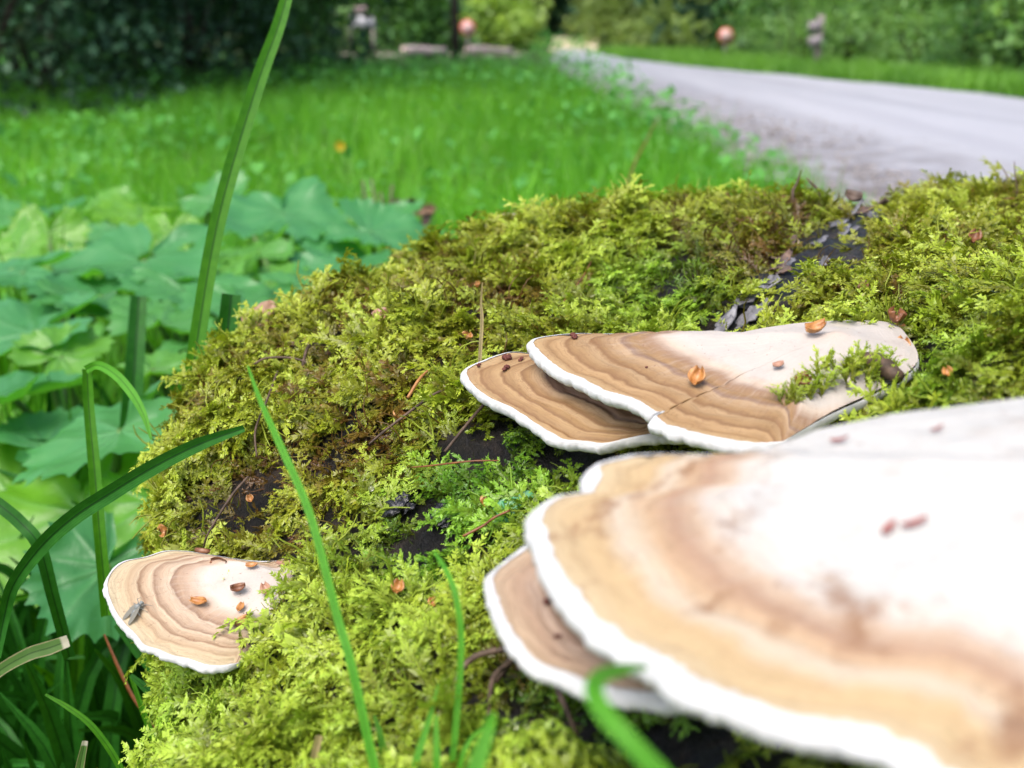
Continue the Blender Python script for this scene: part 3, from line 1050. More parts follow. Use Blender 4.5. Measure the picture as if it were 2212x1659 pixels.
# ------------------------------------------------------------------ grass and low plants as masses
def blades(n, place, h, w, lean, seed, segs=3):
    rg = np.random.default_rng(seed)
    pos = place(rg, n)
    n = len(pos)
    hh = rg.uniform(h[0], h[1], n) * (0.75 + 0.5 * np.array([0.5 + noise.noise(Vector((p[0] * 1.3, p[1] * 1.3, 4))) for p in pos]))
    ww = rg.uniform(w[0], w[1], n)
    az = rg.uniform(0, 2 * np.pi, n)
    ln = rg.uniform(lean[0], lean[1], n)
    face_ = az + rg.normal(np.pi / 2, 0.5, n)
    wx, wy = np.cos(face_), np.sin(face_)
    V = []
    for q in range(segs + 1):
        f = q / segs
        off = ln * hh * f ** 2
        z = hh * (f - 0.25 * ln * f ** 2)
        half = ww * (1 - f) ** 0.7 * 0.5 + 0.0002
        cx, cy, cz = pos[:, 0] + np.cos(az) * off, pos[:, 1] + np.sin(az) * off, pos[:, 2] + z
        V.append(np.stack([cx - wx * half, cy - wy * half, cz], 1))
        V.append(np.stack([cx + wx * half, cy + wy * half, cz], 1))
    V = np.stack(V, 1).reshape(-1, 3)
    k_ = 2 * (segs + 1)
    b = (np.arange(n) * k_)[:, None]
    Q = np.concatenate([np.concatenate([b + 2 * q, b + 2 * q + 1, b + 2 * q + 3, b + 2 * q + 2], 1) for q in range(segs)])
    rn = np.array([0.5 + 0.55 * noise.noise(Vector((p[0] * .9, p[1] * .9, 1))) for p in pos]) + rg.normal(0, 0.18, n)
    return V, Q, np.repeat(np.clip(rn, 0, 1), k_)


def gz(pos):
    return np.array([ground_z(x, y) for x, y in pos])


def meadow_place(rg, n):
    y = 0.95 + (rg.random(n) ** 1.6) * 15.5
    half = 0.62 * y + 1.6
    x = -half + rg.random(n) * (half + 2.4)
    lim = np.array([lin(ROAD_L, q) for q in y]) - 0.04 + rg.normal(0, .05, n) + 0.10 * np.sin(y * 4)
    ok = x < lim
    ok &= ~((np.abs(x - CX0) < 0.62) & (y < 0.85))
    x, y = x[ok], y[ok]
    # and round the log towards the camera's side
    y2 = rg.uniform(-.6, 1.15, 16000)
    side_ = rg.random(16000) < .75
    x2 = np.where(side_, -.51 * (.944 * np.maximum(y2, 0) + .18) - .05 - 1.5 * rg.random(16000), .86 + .4 * rg.random(16000))
    x2 = np.where(side_ & (y2 < .2), np.minimum(x2, -.44), x2)
    k2 = x2 < np.array([lin(ROAD_L, q) for q in y2]) - .06
    x, y = np.concatenate([x, x2[k2]]), np.concatenate([y, y2[k2]])
    return np.stack([x, y, gz(zip(x, y))], 1)


M['meadow'] = leaf_mat('meadow_grass', (0.06, 0.26, 0.010), (0.19, 0.50, 0.028), 0.45, rough=0.4, spec=0.4)
V, Q, A_ = blades(90000, meadow_place, (.10, .24), (.0035, .008), (.1, .7), 5)
me = mesh_np('meadow_grass', V, Q)
attr(me, 'rnd', A_)
tag(link('meadow_grass', me, M['meadow']), 'bright green meadow grass between the log and the road', kind='stuff')


def verge_place(rg, n):
    y = 5 + rg.random(n) ** 1.3 * 30
    r_ = np.array([lin(ROAD_R, q) for q in y])
    x = r_ + 0.02 + np.abs(rg.normal(0, 1.0, n)) * (0.6 + y * .06)
    return np.stack([x, y, gz(zip(x, y))], 1)


V, Q, A_ = blades(26000, verge_place, (.12, .30), (.008, .02), (.2, .8), 6, 2)
me = mesh_np('verge_grass', V, Q)
attr(me, 'rnd', A_)
M['verge'] = leaf_mat('verge_grass', (0.08, 0.24, 0.02), (0.22, 0.46, 0.06), 0.45)
tag(link('verge_grass', me, M['verge']), 'green grass verge on the far side of the gravel road', kind='stuff')


def broad_leaves(pos, size, seed, tilt=0.6):
    """small oval leaves, two quads folded along the midrib"""
    rg = np.random.default_rng(seed)
    n = len(pos)
    az, tl = rg.uniform(0, 2 * np.pi, n), rg.normal(0, tilt, n)
    s = rg.uniform(size[0], size[1], n)
    d = np.stack([np.cos(az) * np.cos(tl), np.sin(az) * np.cos(tl), np.sin(tl)], 1)
    r_ = np.stack([-np.sin(az), np.cos(az), np.zeros(n)], 1)
    u_ = np.cross(d, r_)
    pr = [(0, 0, 0), (.32, .34, .10), (.70, .28, .10), (1.0, 0, -.08), (.70, -.28, .10), (.32, -.34, .10), (.5, 0, 0)]
    V = np.stack([pos + d * (a * s)[:, None] + r_ * (b * s)[:, None] + u_ * (c * s)[:, None] for a, b, c in pr], 1).reshape(-1, 3)
    b = (np.arange(n) * 7)[:, None]
    Q = np.concatenate([np.concatenate([b + i for i in f], 1) for f in ((0, 1, 2, 6), (6, 2, 3, 4), (0, 6, 4, 5))])
    return V, Q, np.repeat(np.clip(rg.normal(.5, .25, n), 0, 1), 7)


def cover_place(rg, n):
    out = []
    while len(out) < n:
        y = 1.5 + rg.random() ** 1.3 * 19
        half = 0.62 * y + 1
        x = -half + rg.random() * (half + 1.6)
        lim = lin(ROAD_L, y)
        if x > lim - 0.02:
            continue
        edge = math.exp(-((x - lim + 0.22) / 0.22) ** 2) * min(1, max(.12, (y - 2.5) / 4))
        m = 0.10 + 0.9 * edge + 0.5 * max(0, noise.noise(Vector((x * .8, y * .5, 9)))) + (0.55 if y > 8.5 else 0) + (0.35 if x < -0.3 * y - .2 else 0)
        if rg.random() > m:
            continue
        top = 0.16 + 0.10 * edge + 0.24 * edge * min(1, y / 13) + 0.10 * noise.noise(Vector((x * 2, y * 2, 3))) + (0.12 if y > 8.5 else 0)
        out.append((x, y, ground_z(x, y) + rg.uniform(.35, 1.0) * max(.06, top)))
    return np.array(out)


pos = cover_place(np.random.default_rng(11), 15000)
V, Q, A_ = broad_leaves(pos, (.03, .075), 12)
me = mesh_np('ground_cover', V, Q)
attr(me, 'rnd', A_)
M['cover'] = leaf_mat('ground_cover_leaf', (0.07, 0.27, 0.05), (0.15, 0.43, 0.085), 0.35, rough=0.45, spec=0.3)
tag(link('ground_cover', me, M['cover']), 'low broad leaved weeds among the meadow grass and along the road edge', kind='stuff')


# ------------------------------------------------------------------ bushes and trees beyond
def crown_arrays(c, rad, nl, n, leaf, seed, droop=0.2):
    rg = np.random.default_rng(seed)
    c, rad = np.array(c), np.array(rad)
    lc = rg.normal(0, 1, (nl, 3))
    lc /= np.linalg.norm(lc, axis=1)[:, None]
    lc = c + lc * rad * rg.uniform(.35, .85, (nl, 1))
    lr = rad.mean() * rg.uniform(.26, .5, nl)
    k_ = rg.integers(0, nl, n)
    d = rg.normal(0, 1, (n, 3))
    d /= np.linalg.norm(d, axis=1)[:, None]
    p = lc[k_] + d * (lr[k_] * rg.uniform(.45, 1.05, n) ** .6)[:, None]
    ns = n // 4                                            # leaves hanging down to the ground round the foot
    sa = rg.uniform(0, 2 * np.pi, ns)
    if droop > 0:
        p[:ns] = np.stack([c[0] + np.cos(sa) * rad[0] * rg.uniform(.5, 1.05, ns), c[1] + np.sin(sa) * rad[1] * rg.uniform(.5, 1.05, ns), c[2] - rad[2] * rg.uniform(.35, 1.1, ns)], 1)
    p[:, 2] = np.maximum(p[:, 2], ground_z(c[0], c[1]) + 0.03)
    V, Q, a = broad_leaves(p, leaf, seed + 1, 0.7)
    lobe_t = rg.normal(0, .16, nl)
    a = np.clip(a + np.repeat(lobe_t[k_], 7), 0, 1)
    return V, Q, a, lc, lr


GM = {
    'dark': leaf_mat('dark_foliage', (0.014, 0.045, 0.02), (0.06, 0.14, 0.07), 0.2, rough=0.5, spec=0.2),  # in the left wood this tone also holds the shade of the trees
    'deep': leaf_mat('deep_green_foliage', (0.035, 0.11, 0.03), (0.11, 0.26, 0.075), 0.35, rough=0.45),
    'mid': leaf_mat('mid_green_foliage', (0.13, 0.28, 0.085), (0.34, 0.56, 0.22), 0.48),
    'light': leaf_mat('light_green_foliage', (0.22, 0.36, 0.09), (0.46, 0.60, 0.20), 0.5),
    'olive': leaf_mat('olive_foliage', (0.15, 0.24, 0.07), (0.34, 0.44, 0.17), 0.45),
    'tawny': leaf_mat('tawny_foliage', (0.16, 0.12, 0.05), (0.36, 0.28, 0.13), 0.3),
}
M['trunk'] = plain('tree_bark', (0.025, 0.02, 0.015), (0.085, 0.068, 0.05), 9, 0.85, 0.2, 0.8, 0.03)


def shrub(u, y, w, h, tone, n, leaf, label, group, seed, cat='bush', name='bush'):
    x = at_y(u, y, 0).x
    z = ground_z(x, y)
    root = empty(name, (x, y, z), label, cat, group)
    V, Q, a, lc, lr = crown_arrays((x, y, z + h * .52), (w / 2, w * .42, h * .5), 12, n, leaf, seed)
    me = mesh_np('foliage', V, Q)
    attr(me, 'rnd', a)
    link('foliage', me, GM[tone], root)
    mb = MB()
    for q in range(6):
        t = lc[q]
        mb.tube([(x + random.uniform(-.08, .08), y + random.uniform(-.08, .08), z - .05), (x * .6 + t[0] * .4, y * .6 + t[1] * .4, z + (t[2] - z) * .55), tuple(t)],
                [.03 * h / 2, .02 * h / 2, .006], 6)
    mb.build('stem', M['trunk'], root)
    return root


def tree(u, y, H, r, trunk, tone, n, leaf, label, group, seed, crown_z=.62, lean=0.0):
    x = at_y(u, y, 0).x
    z = ground_z(x, y)
    root = empty('tree', (x, y, z), label, 'tree', group)
    rg = random.Random(seed)
    pts = [(x + lean * f * H + .10 * trunk * 8 * math.sin(f * 5 + seed), y + .04 * math.sin(f * 7), z - .1 + f * H * .92) for f in np.linspace(0, 1, 9)]
    mb = MB()
    mb.tube(pts, [trunk * (1.25 - .05 * 1) if i == 0 else trunk * (1 - .85 * i / 8) for i in range(9)], 12)
    V, Q, a, lc, lr = crown_arrays((pts[-3][0], y, z + H * crown_z), (r, r, H * (1 - crown_z) * .95), 22, n, leaf, seed, 0)
    for t in lc[:12]:
        k0 = rg.randint(3, 6)
        s_ = Vector(pts[k0])
        e_ = Vector(t)
        m_ = s_.lerp(e_, .5) + Vector((0, 0, -.12))
        mb.tube([s_, m_, e_], [trunk * .32, trunk * .2, trunk * .05], 7)
    mb.build('trunk', M['trunk'], root)
    me = mesh_np('crown', V, Q)
    attr(me, 'rnd', a)
    link('crown', me, GM[tone], root)
    return root


gL = 'dark bushes along the wood edge left of the meadow'
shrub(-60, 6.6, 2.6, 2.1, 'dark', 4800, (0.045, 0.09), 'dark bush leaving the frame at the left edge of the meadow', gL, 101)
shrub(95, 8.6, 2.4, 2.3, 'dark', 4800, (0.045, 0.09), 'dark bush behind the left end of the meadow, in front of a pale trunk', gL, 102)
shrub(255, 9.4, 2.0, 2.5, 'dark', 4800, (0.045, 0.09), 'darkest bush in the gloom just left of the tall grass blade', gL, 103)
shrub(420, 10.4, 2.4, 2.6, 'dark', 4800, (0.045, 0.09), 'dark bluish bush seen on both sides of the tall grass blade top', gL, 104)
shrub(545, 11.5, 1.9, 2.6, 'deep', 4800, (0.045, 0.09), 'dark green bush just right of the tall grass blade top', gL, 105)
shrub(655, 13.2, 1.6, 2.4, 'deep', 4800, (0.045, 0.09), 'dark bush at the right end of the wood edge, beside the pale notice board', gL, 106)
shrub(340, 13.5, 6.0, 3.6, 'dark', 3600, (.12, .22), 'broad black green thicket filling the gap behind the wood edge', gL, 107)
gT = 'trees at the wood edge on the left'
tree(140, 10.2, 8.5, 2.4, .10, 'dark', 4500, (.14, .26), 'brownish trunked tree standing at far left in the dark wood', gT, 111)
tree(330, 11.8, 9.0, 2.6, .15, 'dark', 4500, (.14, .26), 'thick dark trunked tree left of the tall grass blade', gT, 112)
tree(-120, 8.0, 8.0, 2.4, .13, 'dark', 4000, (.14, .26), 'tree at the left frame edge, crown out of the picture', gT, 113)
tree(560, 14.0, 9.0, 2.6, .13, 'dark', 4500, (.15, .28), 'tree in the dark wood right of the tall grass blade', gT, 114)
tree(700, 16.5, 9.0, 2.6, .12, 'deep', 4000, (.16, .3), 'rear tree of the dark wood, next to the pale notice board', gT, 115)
# centre distance
gC = 'bushes beyond the clearing'
shrub(800, 34, 4.6, 4.6, 'mid', 2600, (.16, .32), 'mid green bush behind the pale notice board', gC, 121)
shrub(905, 33, 3.6, 2.6, 'deep', 2200, (.16, .30), 'dark green bush left of the thin dark trunk', gC, 122)
shrub(900, 44, 6.5, 7.5, 'mid', 2600, (.22, .42), 'tall hazy green bush behind the clearing, left of the thin trunk', gC, 123)
shrub(1000, 48, 4.4, 7.5, 'light', 2600, (.22, .42), 'tall pale green bush directly behind the thin dark trunk', gC, 124)
shrub(1075, 38, 3.2, 2.4, 'light', 2200, (.16, .3), 'low pale bush right of the red sign by the thin trunk', gC, 125)
shrub(1110, 37, 1.9, 1.3, 'light', 1600, (.14, .26), 'pale low bush near the bend of the road', gC, 126)
tree(1125, 62, 12, 4.0, .3, 'dark', 4500, (.35, .6), 'dark tree over the far end of the track, left of the bend', 'far dark trees', 131, .42)
tree(1205, 62, 13, 3.4, .3, 'dark', 4500, (.35, .6), 'darkest tree standing right above the pale end of the track', 'far dark trees', 132, .40)
shrub(1190, 80, 9, 9, 'deep', 3000, (.4, .7), 'deep green bush closing the far end of the track', gC, 133)
shrub(1310, 66, 5.0, 7.5, 'light', 2600, (.3, .5), 'pale green bush right of the far end of the track', gC, 134)
# right of the road
gR = 'bushes on the far side of the road'
shrub(1345, 46, 5.2, 3.4, 'olive', 4000, (0.12, 0.24), 'olive bush far along the right of the road', gR, 141)
shrub(1450, 40, 4.6, 3.0, 'olive', 4000, (0.12, 0.24), 'olive brown bush left of the red sign across the road', gR, 142)
shrub(1590, 36, 4.4, 3.2, 'olive', 4000, (0.12, 0.24), 'olive bush right behind the red sign across the road', gR, 143)
tree(1420, 52, 12, 4.2, .26, 'deep', 4500, (.3, .55), 'deep green tree above the olive bushes across the road', 'trees across the road', 144, .40)
tree(1560, 46, 12, 4.0, .28, 'dark', 4500, (.3, .5), 'dark tree above the red sign across the road', 'trees across the road', 145, .38)
tree(1650, 30, 9, 3.0, .16, 'dark', 4000, (.22, .4), 'dark stemmed tree between the red sign and the grey marker post', 'trees across the road', 146, .45)
shrub(1725, 20.0, 2.6, 2.6, 'mid', 5200, (0.05, 0.1), 'green bush left of the grey marker post', gR, 147)
shrub(1830, 18.5, 2.9, 2.6, 'mid', 5200, (0.05, 0.1), 'green bush behind and right of the grey marker post', gR, 148)
shrub(1960, 16.6, 2.8, 2.8, 'mid', 5200, (0.05, 0.1), 'bright green bush two bushes right of the grey marker post', gR, 149)
shrub(2085, 14.8, 2.4, 2.3, 'mid', 5200, (0.05, 0.1), 'green bush with dark gaps above the pale leaf on the verge', gR, 150)
shrub(2215, 13.4, 2.6, 2.6, 'deep', 5200, (0.05, 0.1), 'dark green bush at the right frame edge across the road', gR, 151)
shrub(2080, 20.0, 5.5, 4.0, 'deep', 3400, (.12, .22), 'tall deep green bush behind the row across the road', gR, 152)
shrub(1800, 26.0, 6.0, 4.6, 'deep', 3400, (.14, .26), 'tall deep green bush behind the grey marker post', gR, 153)
shrub(2380, 12.2, 2.8, 2.6, 'mid', 2600, (.08, .16), 'green bush just outside the right frame edge across the road', gR, 154)
# the wood goes on behind
far = []
for i in range(9):
    u = -500 + i * 390
    shrub(u, 105 + 12 * (i % 3), 40, 24, 'deep' if i % 2 else 'mid', 2600, (1.2, 2.4), 'distant green wood closing the view behind everything', 'distant wood', 170 + i, 'wood', 'treeline')

# ------------------------------------------------------------------ big leaved plants (butterbur like)
k = N('broad_leaf')
rnd = k.attr('rnd').outputs['Fac']
vein = k.attr('vein').outputs['Fac']
o_ = k.obj()
c_ = k.ramp(rnd, [(0.0, (0.04, 0.18, 0.05)), (0.5, (0.085, 0.31, 0.10)), (1.0, (0.17, 0.40, 0.015))])
c_ = k.mix(k.math('MULTIPLY', k.noise(30, o_, 4), .5), c_, (0.03, 0.17, 0.04))
c_ = k.mix(k.math('MULTIPLY', vein, 0.3), c_, (0.16, 0.38, 0.15))
M['leaf'] = k.surf(c_, 0.38, 0.5, k.bump(k.math('ADD', k.noise(45, o_, 3), vein), .5, .004), trans=.36, tcol=k.mix(1.0, c_, (1.5, 1.6, 0.22), 'MULTIPLY'))
M['stalk'] = leaf_mat('leaf_stalk', (0.05, 0.13, 0.02), (0.12, 0.24, 0.05), .2)


def leaf_mesh(R_, seed, cup=.10, teeth=26):
    rg = np.random.default_rng(seed)
    na, nr = 156, 14
    V, ve = [], []
    ph = rg.uniform(0, 6.28, 4)
    for i in range(nr + 1):
        s = i / nr
        for q in range(na):
            t = -math.pi + 2 * math.pi * q / na          # 0 = tip, pi = notch with the stalk
            notch = 0.80 * math.exp(-((abs(t) - math.pi) / 0.36) ** 2)
            r = 1.0 - notch + 0.06 * math.cos(2 * t) + 0.07 * math.cos(t) + .05 * math.sin(3 * t + ph[0]) + .04 * math.sin(5 * t + ph[1])
            r *= 1 + (0.13 * (1 - abs(math.sin(t * teeth / 2))) + 0.05 * noise.noise(Vector((math.cos(t) * 3, math.sin(t) * 3, seed))) + 0.03 * math.sin(t * 9 + ph[2])) * s ** 4
            rr = r * s * R_
            x, y = rr * math.cos(t), rr * math.sin(t)
            vn = 0
            for vt in (0, .62, -.62, 1.25, -1.25, 1.95, -1.95, 2.55, -2.55):
                dd = abs((t - vt + math.pi) % (2 * math.pi) - math.pi) * s
                vn = max(vn, math.exp(-(dd / .045) ** 2))
            z = R_ * (cup * s * s + .07 * s * math.sin(3 * t + ph[1]) + .035 * s * s * math.sin(7 * t + ph[2]) + .09 * s * s * math.sin(2 * t + ph[3])) - .018 * R_ * vn * s
            z += .12 * R_ * s * noise.noise(Vector((x / R_ * 2.6, y / R_ * 2.6, seed * 2.3)))
            V.append((x, y, z))
            ve.append(vn * (1 - .5 * s))
    Q = [(i * na + q, (i + 1) * na + q, (i + 1) * na + (q + 1) % na, i * na + (q + 1) % na) for i in range(nr) for q in range(na)]
    for _h in range(rg.integers(0, 4)):                   # eaten holes
        hx, hy, hr = rg.uniform(-.6, .6) * R_, rg.uniform(-.6, .6) * R_, rg.uniform(.05, .12) * R_
        Q = [f for f in Q if (V[f[0]][0] - hx) ** 2 + 2.2 * (V[f[0]][1] - hy) ** 2 > hr * hr]
    me = mesh_np('leaf', V, Q)
    attr(me, 'vein', ve)
    attr(me, 'rnd', np.full(len(V), rg.uniform(0, 1)))
    return me


def big_plant(label, leaves, seed):
    """leaves: (u, v, distance, radius, tilt toward camera, tilt right, tip azimuth, colour)"""
    pts = [P(u, v, d) for u, v, d, *_ in leaves]
    b = sum(pts, Vector()) / len(pts)
    b = Vector((b.x, b.y + .04, ground_z(b.x, b.y)))
    root = empty('broad_leaved_plant', b, label, 'plant', 'broad leaved plants left of the log')
    for i, ((u, v, d, r_, tc, tr, az, colv), p) in enumerate(zip(leaves, pts)):
        me = leaf_mesh(r_, seed * 17 + i)
        attr_ = me.attributes['rnd']
        attr_.data.foreach_set('value', np.full(len(me.vertices), colv, dtype=np.float32))
        me.materials.append(M['leaf'])
        lf = bpy.data.objects.new('leaf', me)
        COL.objects.link(lf)
        lf.parent = root
        m4 = Matrix.Translation(p - b) @ Matrix.Rotation(R(tc), 4, 'X') @ Matrix.Rotation(R(tr), 4, 'Y') @ Matrix.Rotation(R(az), 4, 'Z')
        lf.matrix_local = m4
        mb = MB()
        s_ = b + Vector((random.uniform(-.03, .03), random.uniform(-.03, .03), -.02))
        mid = s_.lerp(p, .5) + Vector((0, 0, .05))
        pts_ = smooth_curve([s_, mid, p], 9)
        mb.tube(pts_, np.linspace(.0055, .0032, 9), 8, .6)
        mb.build('stem', M['stalk'], root, av='rnd')
    return root


big_plant('plant whose broad toothed pale leaf rises highest just right of the tall blade', [(612, 462, 1.42, .088, 16, 8, -70, .5), (560, 545, 1.30, .060, 6, -14, 200, .75), (690, 555, 1.32, .055, 12, 16, 20, .4), (530, 470, 1.6, .05, 8, -10, 100, .95)], 1)
big_plant('plant with a toothed leaf touching the moss skyline left of the dead brown stalk', [(800, 500, 1.38, .072, 15, 16, -10, .5), (745, 575, 1.2, .060, 4, -8, -80, .4), (850, 470, 1.5, .040, 22, -16, 10, .55), (880, 505, 1.48, .035, 6, 12, 60, .9)], 2)
big_plant('plant with the widest flat leaf behind the tall blade, two smaller ones below it', [(310, 560, 1.22, .100, 9, -3, -100, .5), (215, 640, 1.08, .060, 4, 8, 200, .3), (395, 625, 1.12, .066, 3, 10, -30, .55), (470, 590, 1.2, .045, 12, -14, 40, .85)], 3)
big_plant('plant with bright yellow green upright leaves at the left frame edge', [(105, 505, 1.40, .052, 62, 12, -90, 1.0), (40, 545, 1.3, .045, 40, -12, 120, .95), (50, 590, 1.15, .062, 4, -8, 180, .5)], 4)
big_plant('plant with a large drooping leaf low on the left frame edge', [(75, 715, .98, .078, 10, -9, 190, .45), (160, 655, 1.05, .046, -4, 14, 20, .6), (30, 860, .84, .066, -8, -14, 170, .3), (130, 770, .92, .04, 20, 10, 60, .9)], 5)
big_plant('plant half hidden by grass stalks with pale leaves in shade', [(520, 655, 1.08, .062, 2, 8, -40, .55), (450, 745, .98, .045, -4, -10, 60, .6), (345, 700, 1.0, .05, 2, 10, 100, .65), (585, 610, 1.2, .04, 14, -12, 0, .85)], 6)
big_plant('plant with a big pale blue green leaf beside the moss, above the left bracket', [(262, 930, .74, .062, 8, -18, -150, .55), (175, 1105, .74, .072, 26, -8, -80, 1.0), (40, 1090, .78, .06, 30, 10, -110, .95), (95, 960, .8, .05, 2, 12, 60, .4)], 7)  # yellow colour values paint in light coming through the lower leaves
big_plant('plant whose shaded blue green leaf shows just behind the left bracket', [(228, 1225, .62, .042, 30, 18, -110, .2), (330, 1085, .70, .045, 30, 6, -60, .9)], 8)
big_plant('plant with light green folded leaves behind the widest leaf, left of the tall blade', [(455, 425, 1.66, .055, 24, -14, -20, .6), (300, 470, 1.55, .060, 10, 8, 180, 1.0), (370, 500, 1.5, .04, 45, 4, -90, 1.0), (225, 450, 1.75, .05, 16, -12, 60, .9)], 9)
big_plant('plant with pale flat leaves in the left middle of the weeds', [(165, 535, 1.45, .055, 10, -6, 40, .55), (20, 470, 1.7, .055, 12, 10, 150, .6), (110, 455, 1.8, .05, 4, -8, 10, .5), (215, 505, 1.5, .045, 14, 14, -60, .45)], 10)
big_plant('plant with small half seen leaves between the widest leaf and the moss', [(640, 620, 1.1, .04, 6, 6, 30, .6), (600, 690, .98, .032, 0, -10, 150, .5), (470, 830, .85, .034, -6, 10, 70, .5), (330, 800, .86, .036, 4, -8, 20, .8)], 11)


# ------------------------------------------------------------------ single grass blades
def grass_mat(name, lo, hi, edge=None, rough=.35, trans=.3):
    k = N(name)
    a = k.attr('across').outputs['Fac']            # -1..1 over the width
    f = k.attr('along').outputs['Fac']
    aa = k.math('ABSOLUTE', a)
    o = k.obj()
    c = k.mix(k.noise(220, o, 3), lo, hi)
    c = k.mix(k.mapr(aa, .16, .02), c, (lo[0] * .5, lo[1] * .5, lo[2] * .5))
    w = k.n('ShaderNodeMath', operation='SINE')
    k.l(k.math('MULTIPLY', a, 26.0), w.inputs[0])
    c = k.mix(k.mapr(w.outputs[0], .2, 1, 0, .25), c, hi)
    if edge:
        c = k.mix(k.mapr(k.math('ADD', aa, k.math('MULTIPLY', k.noise(300, o, 2), .3)), .95, 1.1), c, edge)
        c = k.mix(k.mapr(f, .90, .93), c, (.45,.42,.33))
    return k.surf(c, rough + .12, .2, k.bump(w.outputs[0], .25, .0003), trans=trans, tcol=k.mix(1.0, c, (1.3, 1.35, .4), 'MULTIPLY'))


M['blade'] = grass_mat('blade_green', (.022, .125, .004), (.075, .25, .008))
M['blade_bright'] = grass_mat('blade_bright_green', (.05, .23, .010), (.11, .36, .028))
M['blade_dark'] = grass_mat('blade_dark_green', (.008, .06, .006), (.03, .16, .014), rough=.32, trans=.22)
M['blade_pale'] = grass_mat('blade_pale_edged', (.05, .13, .025), (.11, .20, .05), (.33, .28, .16))
M['blade_red'] = grass_mat('blade_reddish', (.16, .10, .03), (.26, .17, .06))
M['blade_straw'] = grass_mat('blade_straw', (.32, .24, .12), (.50, .40, .22))


def blade_mesh(pts3, widths, fold=.28, face=None, twist=0.0, n=34):
    C_ = smooth_curve(pts3, n)
    W = np.interp(np.linspace(0, 1, n), np.linspace(0, 1, len(widths)), widths)
    nc = 7
    V, ac, al = [], [], []
    for i in range(n):
        p = Vector(C_[i])
        d = Vector(C_[min(i + 1, n - 1)] - C_[max(i - 1, 0)]).normalized()
        f = face if face is not None else (CAM - p).normalized()
        s_ = d.cross(Vector(f)).normalized()
        if twist:
            s_ = Matrix.Rotation(twist * i / n, 3, d) @ s_
        nn = s_.cross(d).normalized()
        for q in range(nc):
            a = -1 + 2 * q / (nc - 1)
            V.append(p + s_ * (a * W[i] / 2) + nn * (abs(a) * fold * W[i] / 2 + .012 * W[i] * math.sin(i * .9)))
            ac.append(a)
            al.append(i / (n - 1))
    Q = [(i * nc + q, i * nc + q + 1, (i + 1) * nc + q + 1, (i + 1) * nc + q) for i in range(n - 1) for q in range(nc - 1)]
    me = mesh_np('grass_blade', V, Q)
    attr(me, 'across', ac)
    attr(me, 'along', al)
    return me


def blade(label, uvd, wpx, mat='blade', fold=.28, tip_ground=True, name='grass_stalk', cat='grass', twist=0.0, group=None, n=34, face=None):
    """uvd: (u, v, distance) along the blade from its root; wpx: widths in photograph pixels"""
    pts = [P(*q) for q in uvd]
    dd = np.interp(np.linspace(0, 1, len(wpx)), np.linspace(0, 1, len(uvd)), [q[2] for q in uvd])
    me = blade_mesh(pts, [w * d / FPX for w, d in zip(wpx, dd)], fold, face, twist, n)
    o = link(name, me, M[mat])
    return tag(o, label, cat, group or 'single grass blades around the log', 'thing')


blade('tall grass blade rising past the top of the picture, left of the moss', [(375, 1240, .50), (398, 950, .505), (418, 790, .51), (470, 480, .52), (550, 200, .53), (600, 60, .535), (632, -45, .54), (690, -190, .55)],
      [30, 34, 35, 34, 33, 28, 23, 12], 'blade', .3)
blade('upright stalk with a bent over tip, left of the moss edge', [(232, 1330, .47), (216, 1160, .47), (203, 1000, .475), (192, 880, .48), (188, 797, .48)], [26, 25, 25, 22, 20], 'blade', .5)
blade('thin leaf arching down from the bent stalk to its right', [(186, 798, .478), (212, 789, .475), (250, 810, .47), (285, 850, .465), (310, 895, .46), (327, 950, .455)], [17, 18, 20, 20, 15, 4], 'blade_bright', .3)
blade('dark grooved grass blade arching from lower left into the moss', [(-8, 1420, .40), (10, 1330, .40), (30, 1262, .395), (90, 1180, .39), (160, 1117, .385), (235, 1068, .38), (330, 1010, .372), (430, 960, .366), (528, 925, .362)],
      [18, 23, 28, 34, 36, 36, 34, 30, 15], 'blade_dark', .55)
blade('broken grass blade with torn pale tip at the lower left frame edge', [(-60, 1510, .33), (-5, 1452, .33), (60, 1414, .33), (105, 1400, .332), (148, 1384, .333)], [20, 24, 28, 30, 25], 'blade_pale', .15)
blade('dark curved blade crossing the left frame edge above the broken one', [(-40, 1065, .44), (0, 1092, .44), (45, 1130, .44), (85, 1180, .44), (115, 1290, .45), (150, 1420, .47)], [26, 28, 28, 28, 26, 24], 'blade_dark', .4)
blade('dark green cut stalk standing behind the moss edge', [(478, 900, .56), (488, 760, .56), (500, 636, .56)], [44, 46, 40], 'blade_dark', .6)
blade('dark upright stalk with a browned top among the leaves', [(280, 950, .75), (290, 800, .75), (300, 640, .76)], [46, 40, 34], 'blade_dark', .5)
blade('blurred thin blade leaning across the moss in front of the log', [(835, 1760, .235), (800, 1620, .238), (760, 1440, .243), (728, 1330, .248), (692, 1190, .254), (660, 1085, .26), (600, 950, .27), (562, 865, .278), (535, 790, .285)],
      [20, 20, 19, 18, 17, 17, 15, 10, 4], 'blade_bright', .2)
blade('slim blade bowed upright in front of the near bracket', [(960, 1760, .235), (975, 1660, .236), (990, 1500, .24), (996, 1380, .243), (985, 1290, .246), (965, 1235, .25), (938, 1192, .255)], [14, 14, 14, 14, 13, 11, 5], 'blade_bright', .2)
blade('short blade leaning left at the bottom, first of three', [(880, 1740, .23), (900, 1640, .232), (925, 1560, .236), (947, 1478, .24)], [16, 16, 13, 4], 'blade_bright', .2)
blade('short straight blade at the bottom, between two leaning ones', [(945, 1740, .225), (943, 1640, .226), (942, 1545, .23)], [16, 16, 7], 'blade_bright', .2)
blade('little curved blade bending right at the bottom', [(985, 1700, .228), (1000, 1630, .228), (1022, 1590, .23), (1050, 1568, .232)], [13, 12, 9, 3], 'blade_bright', .2)
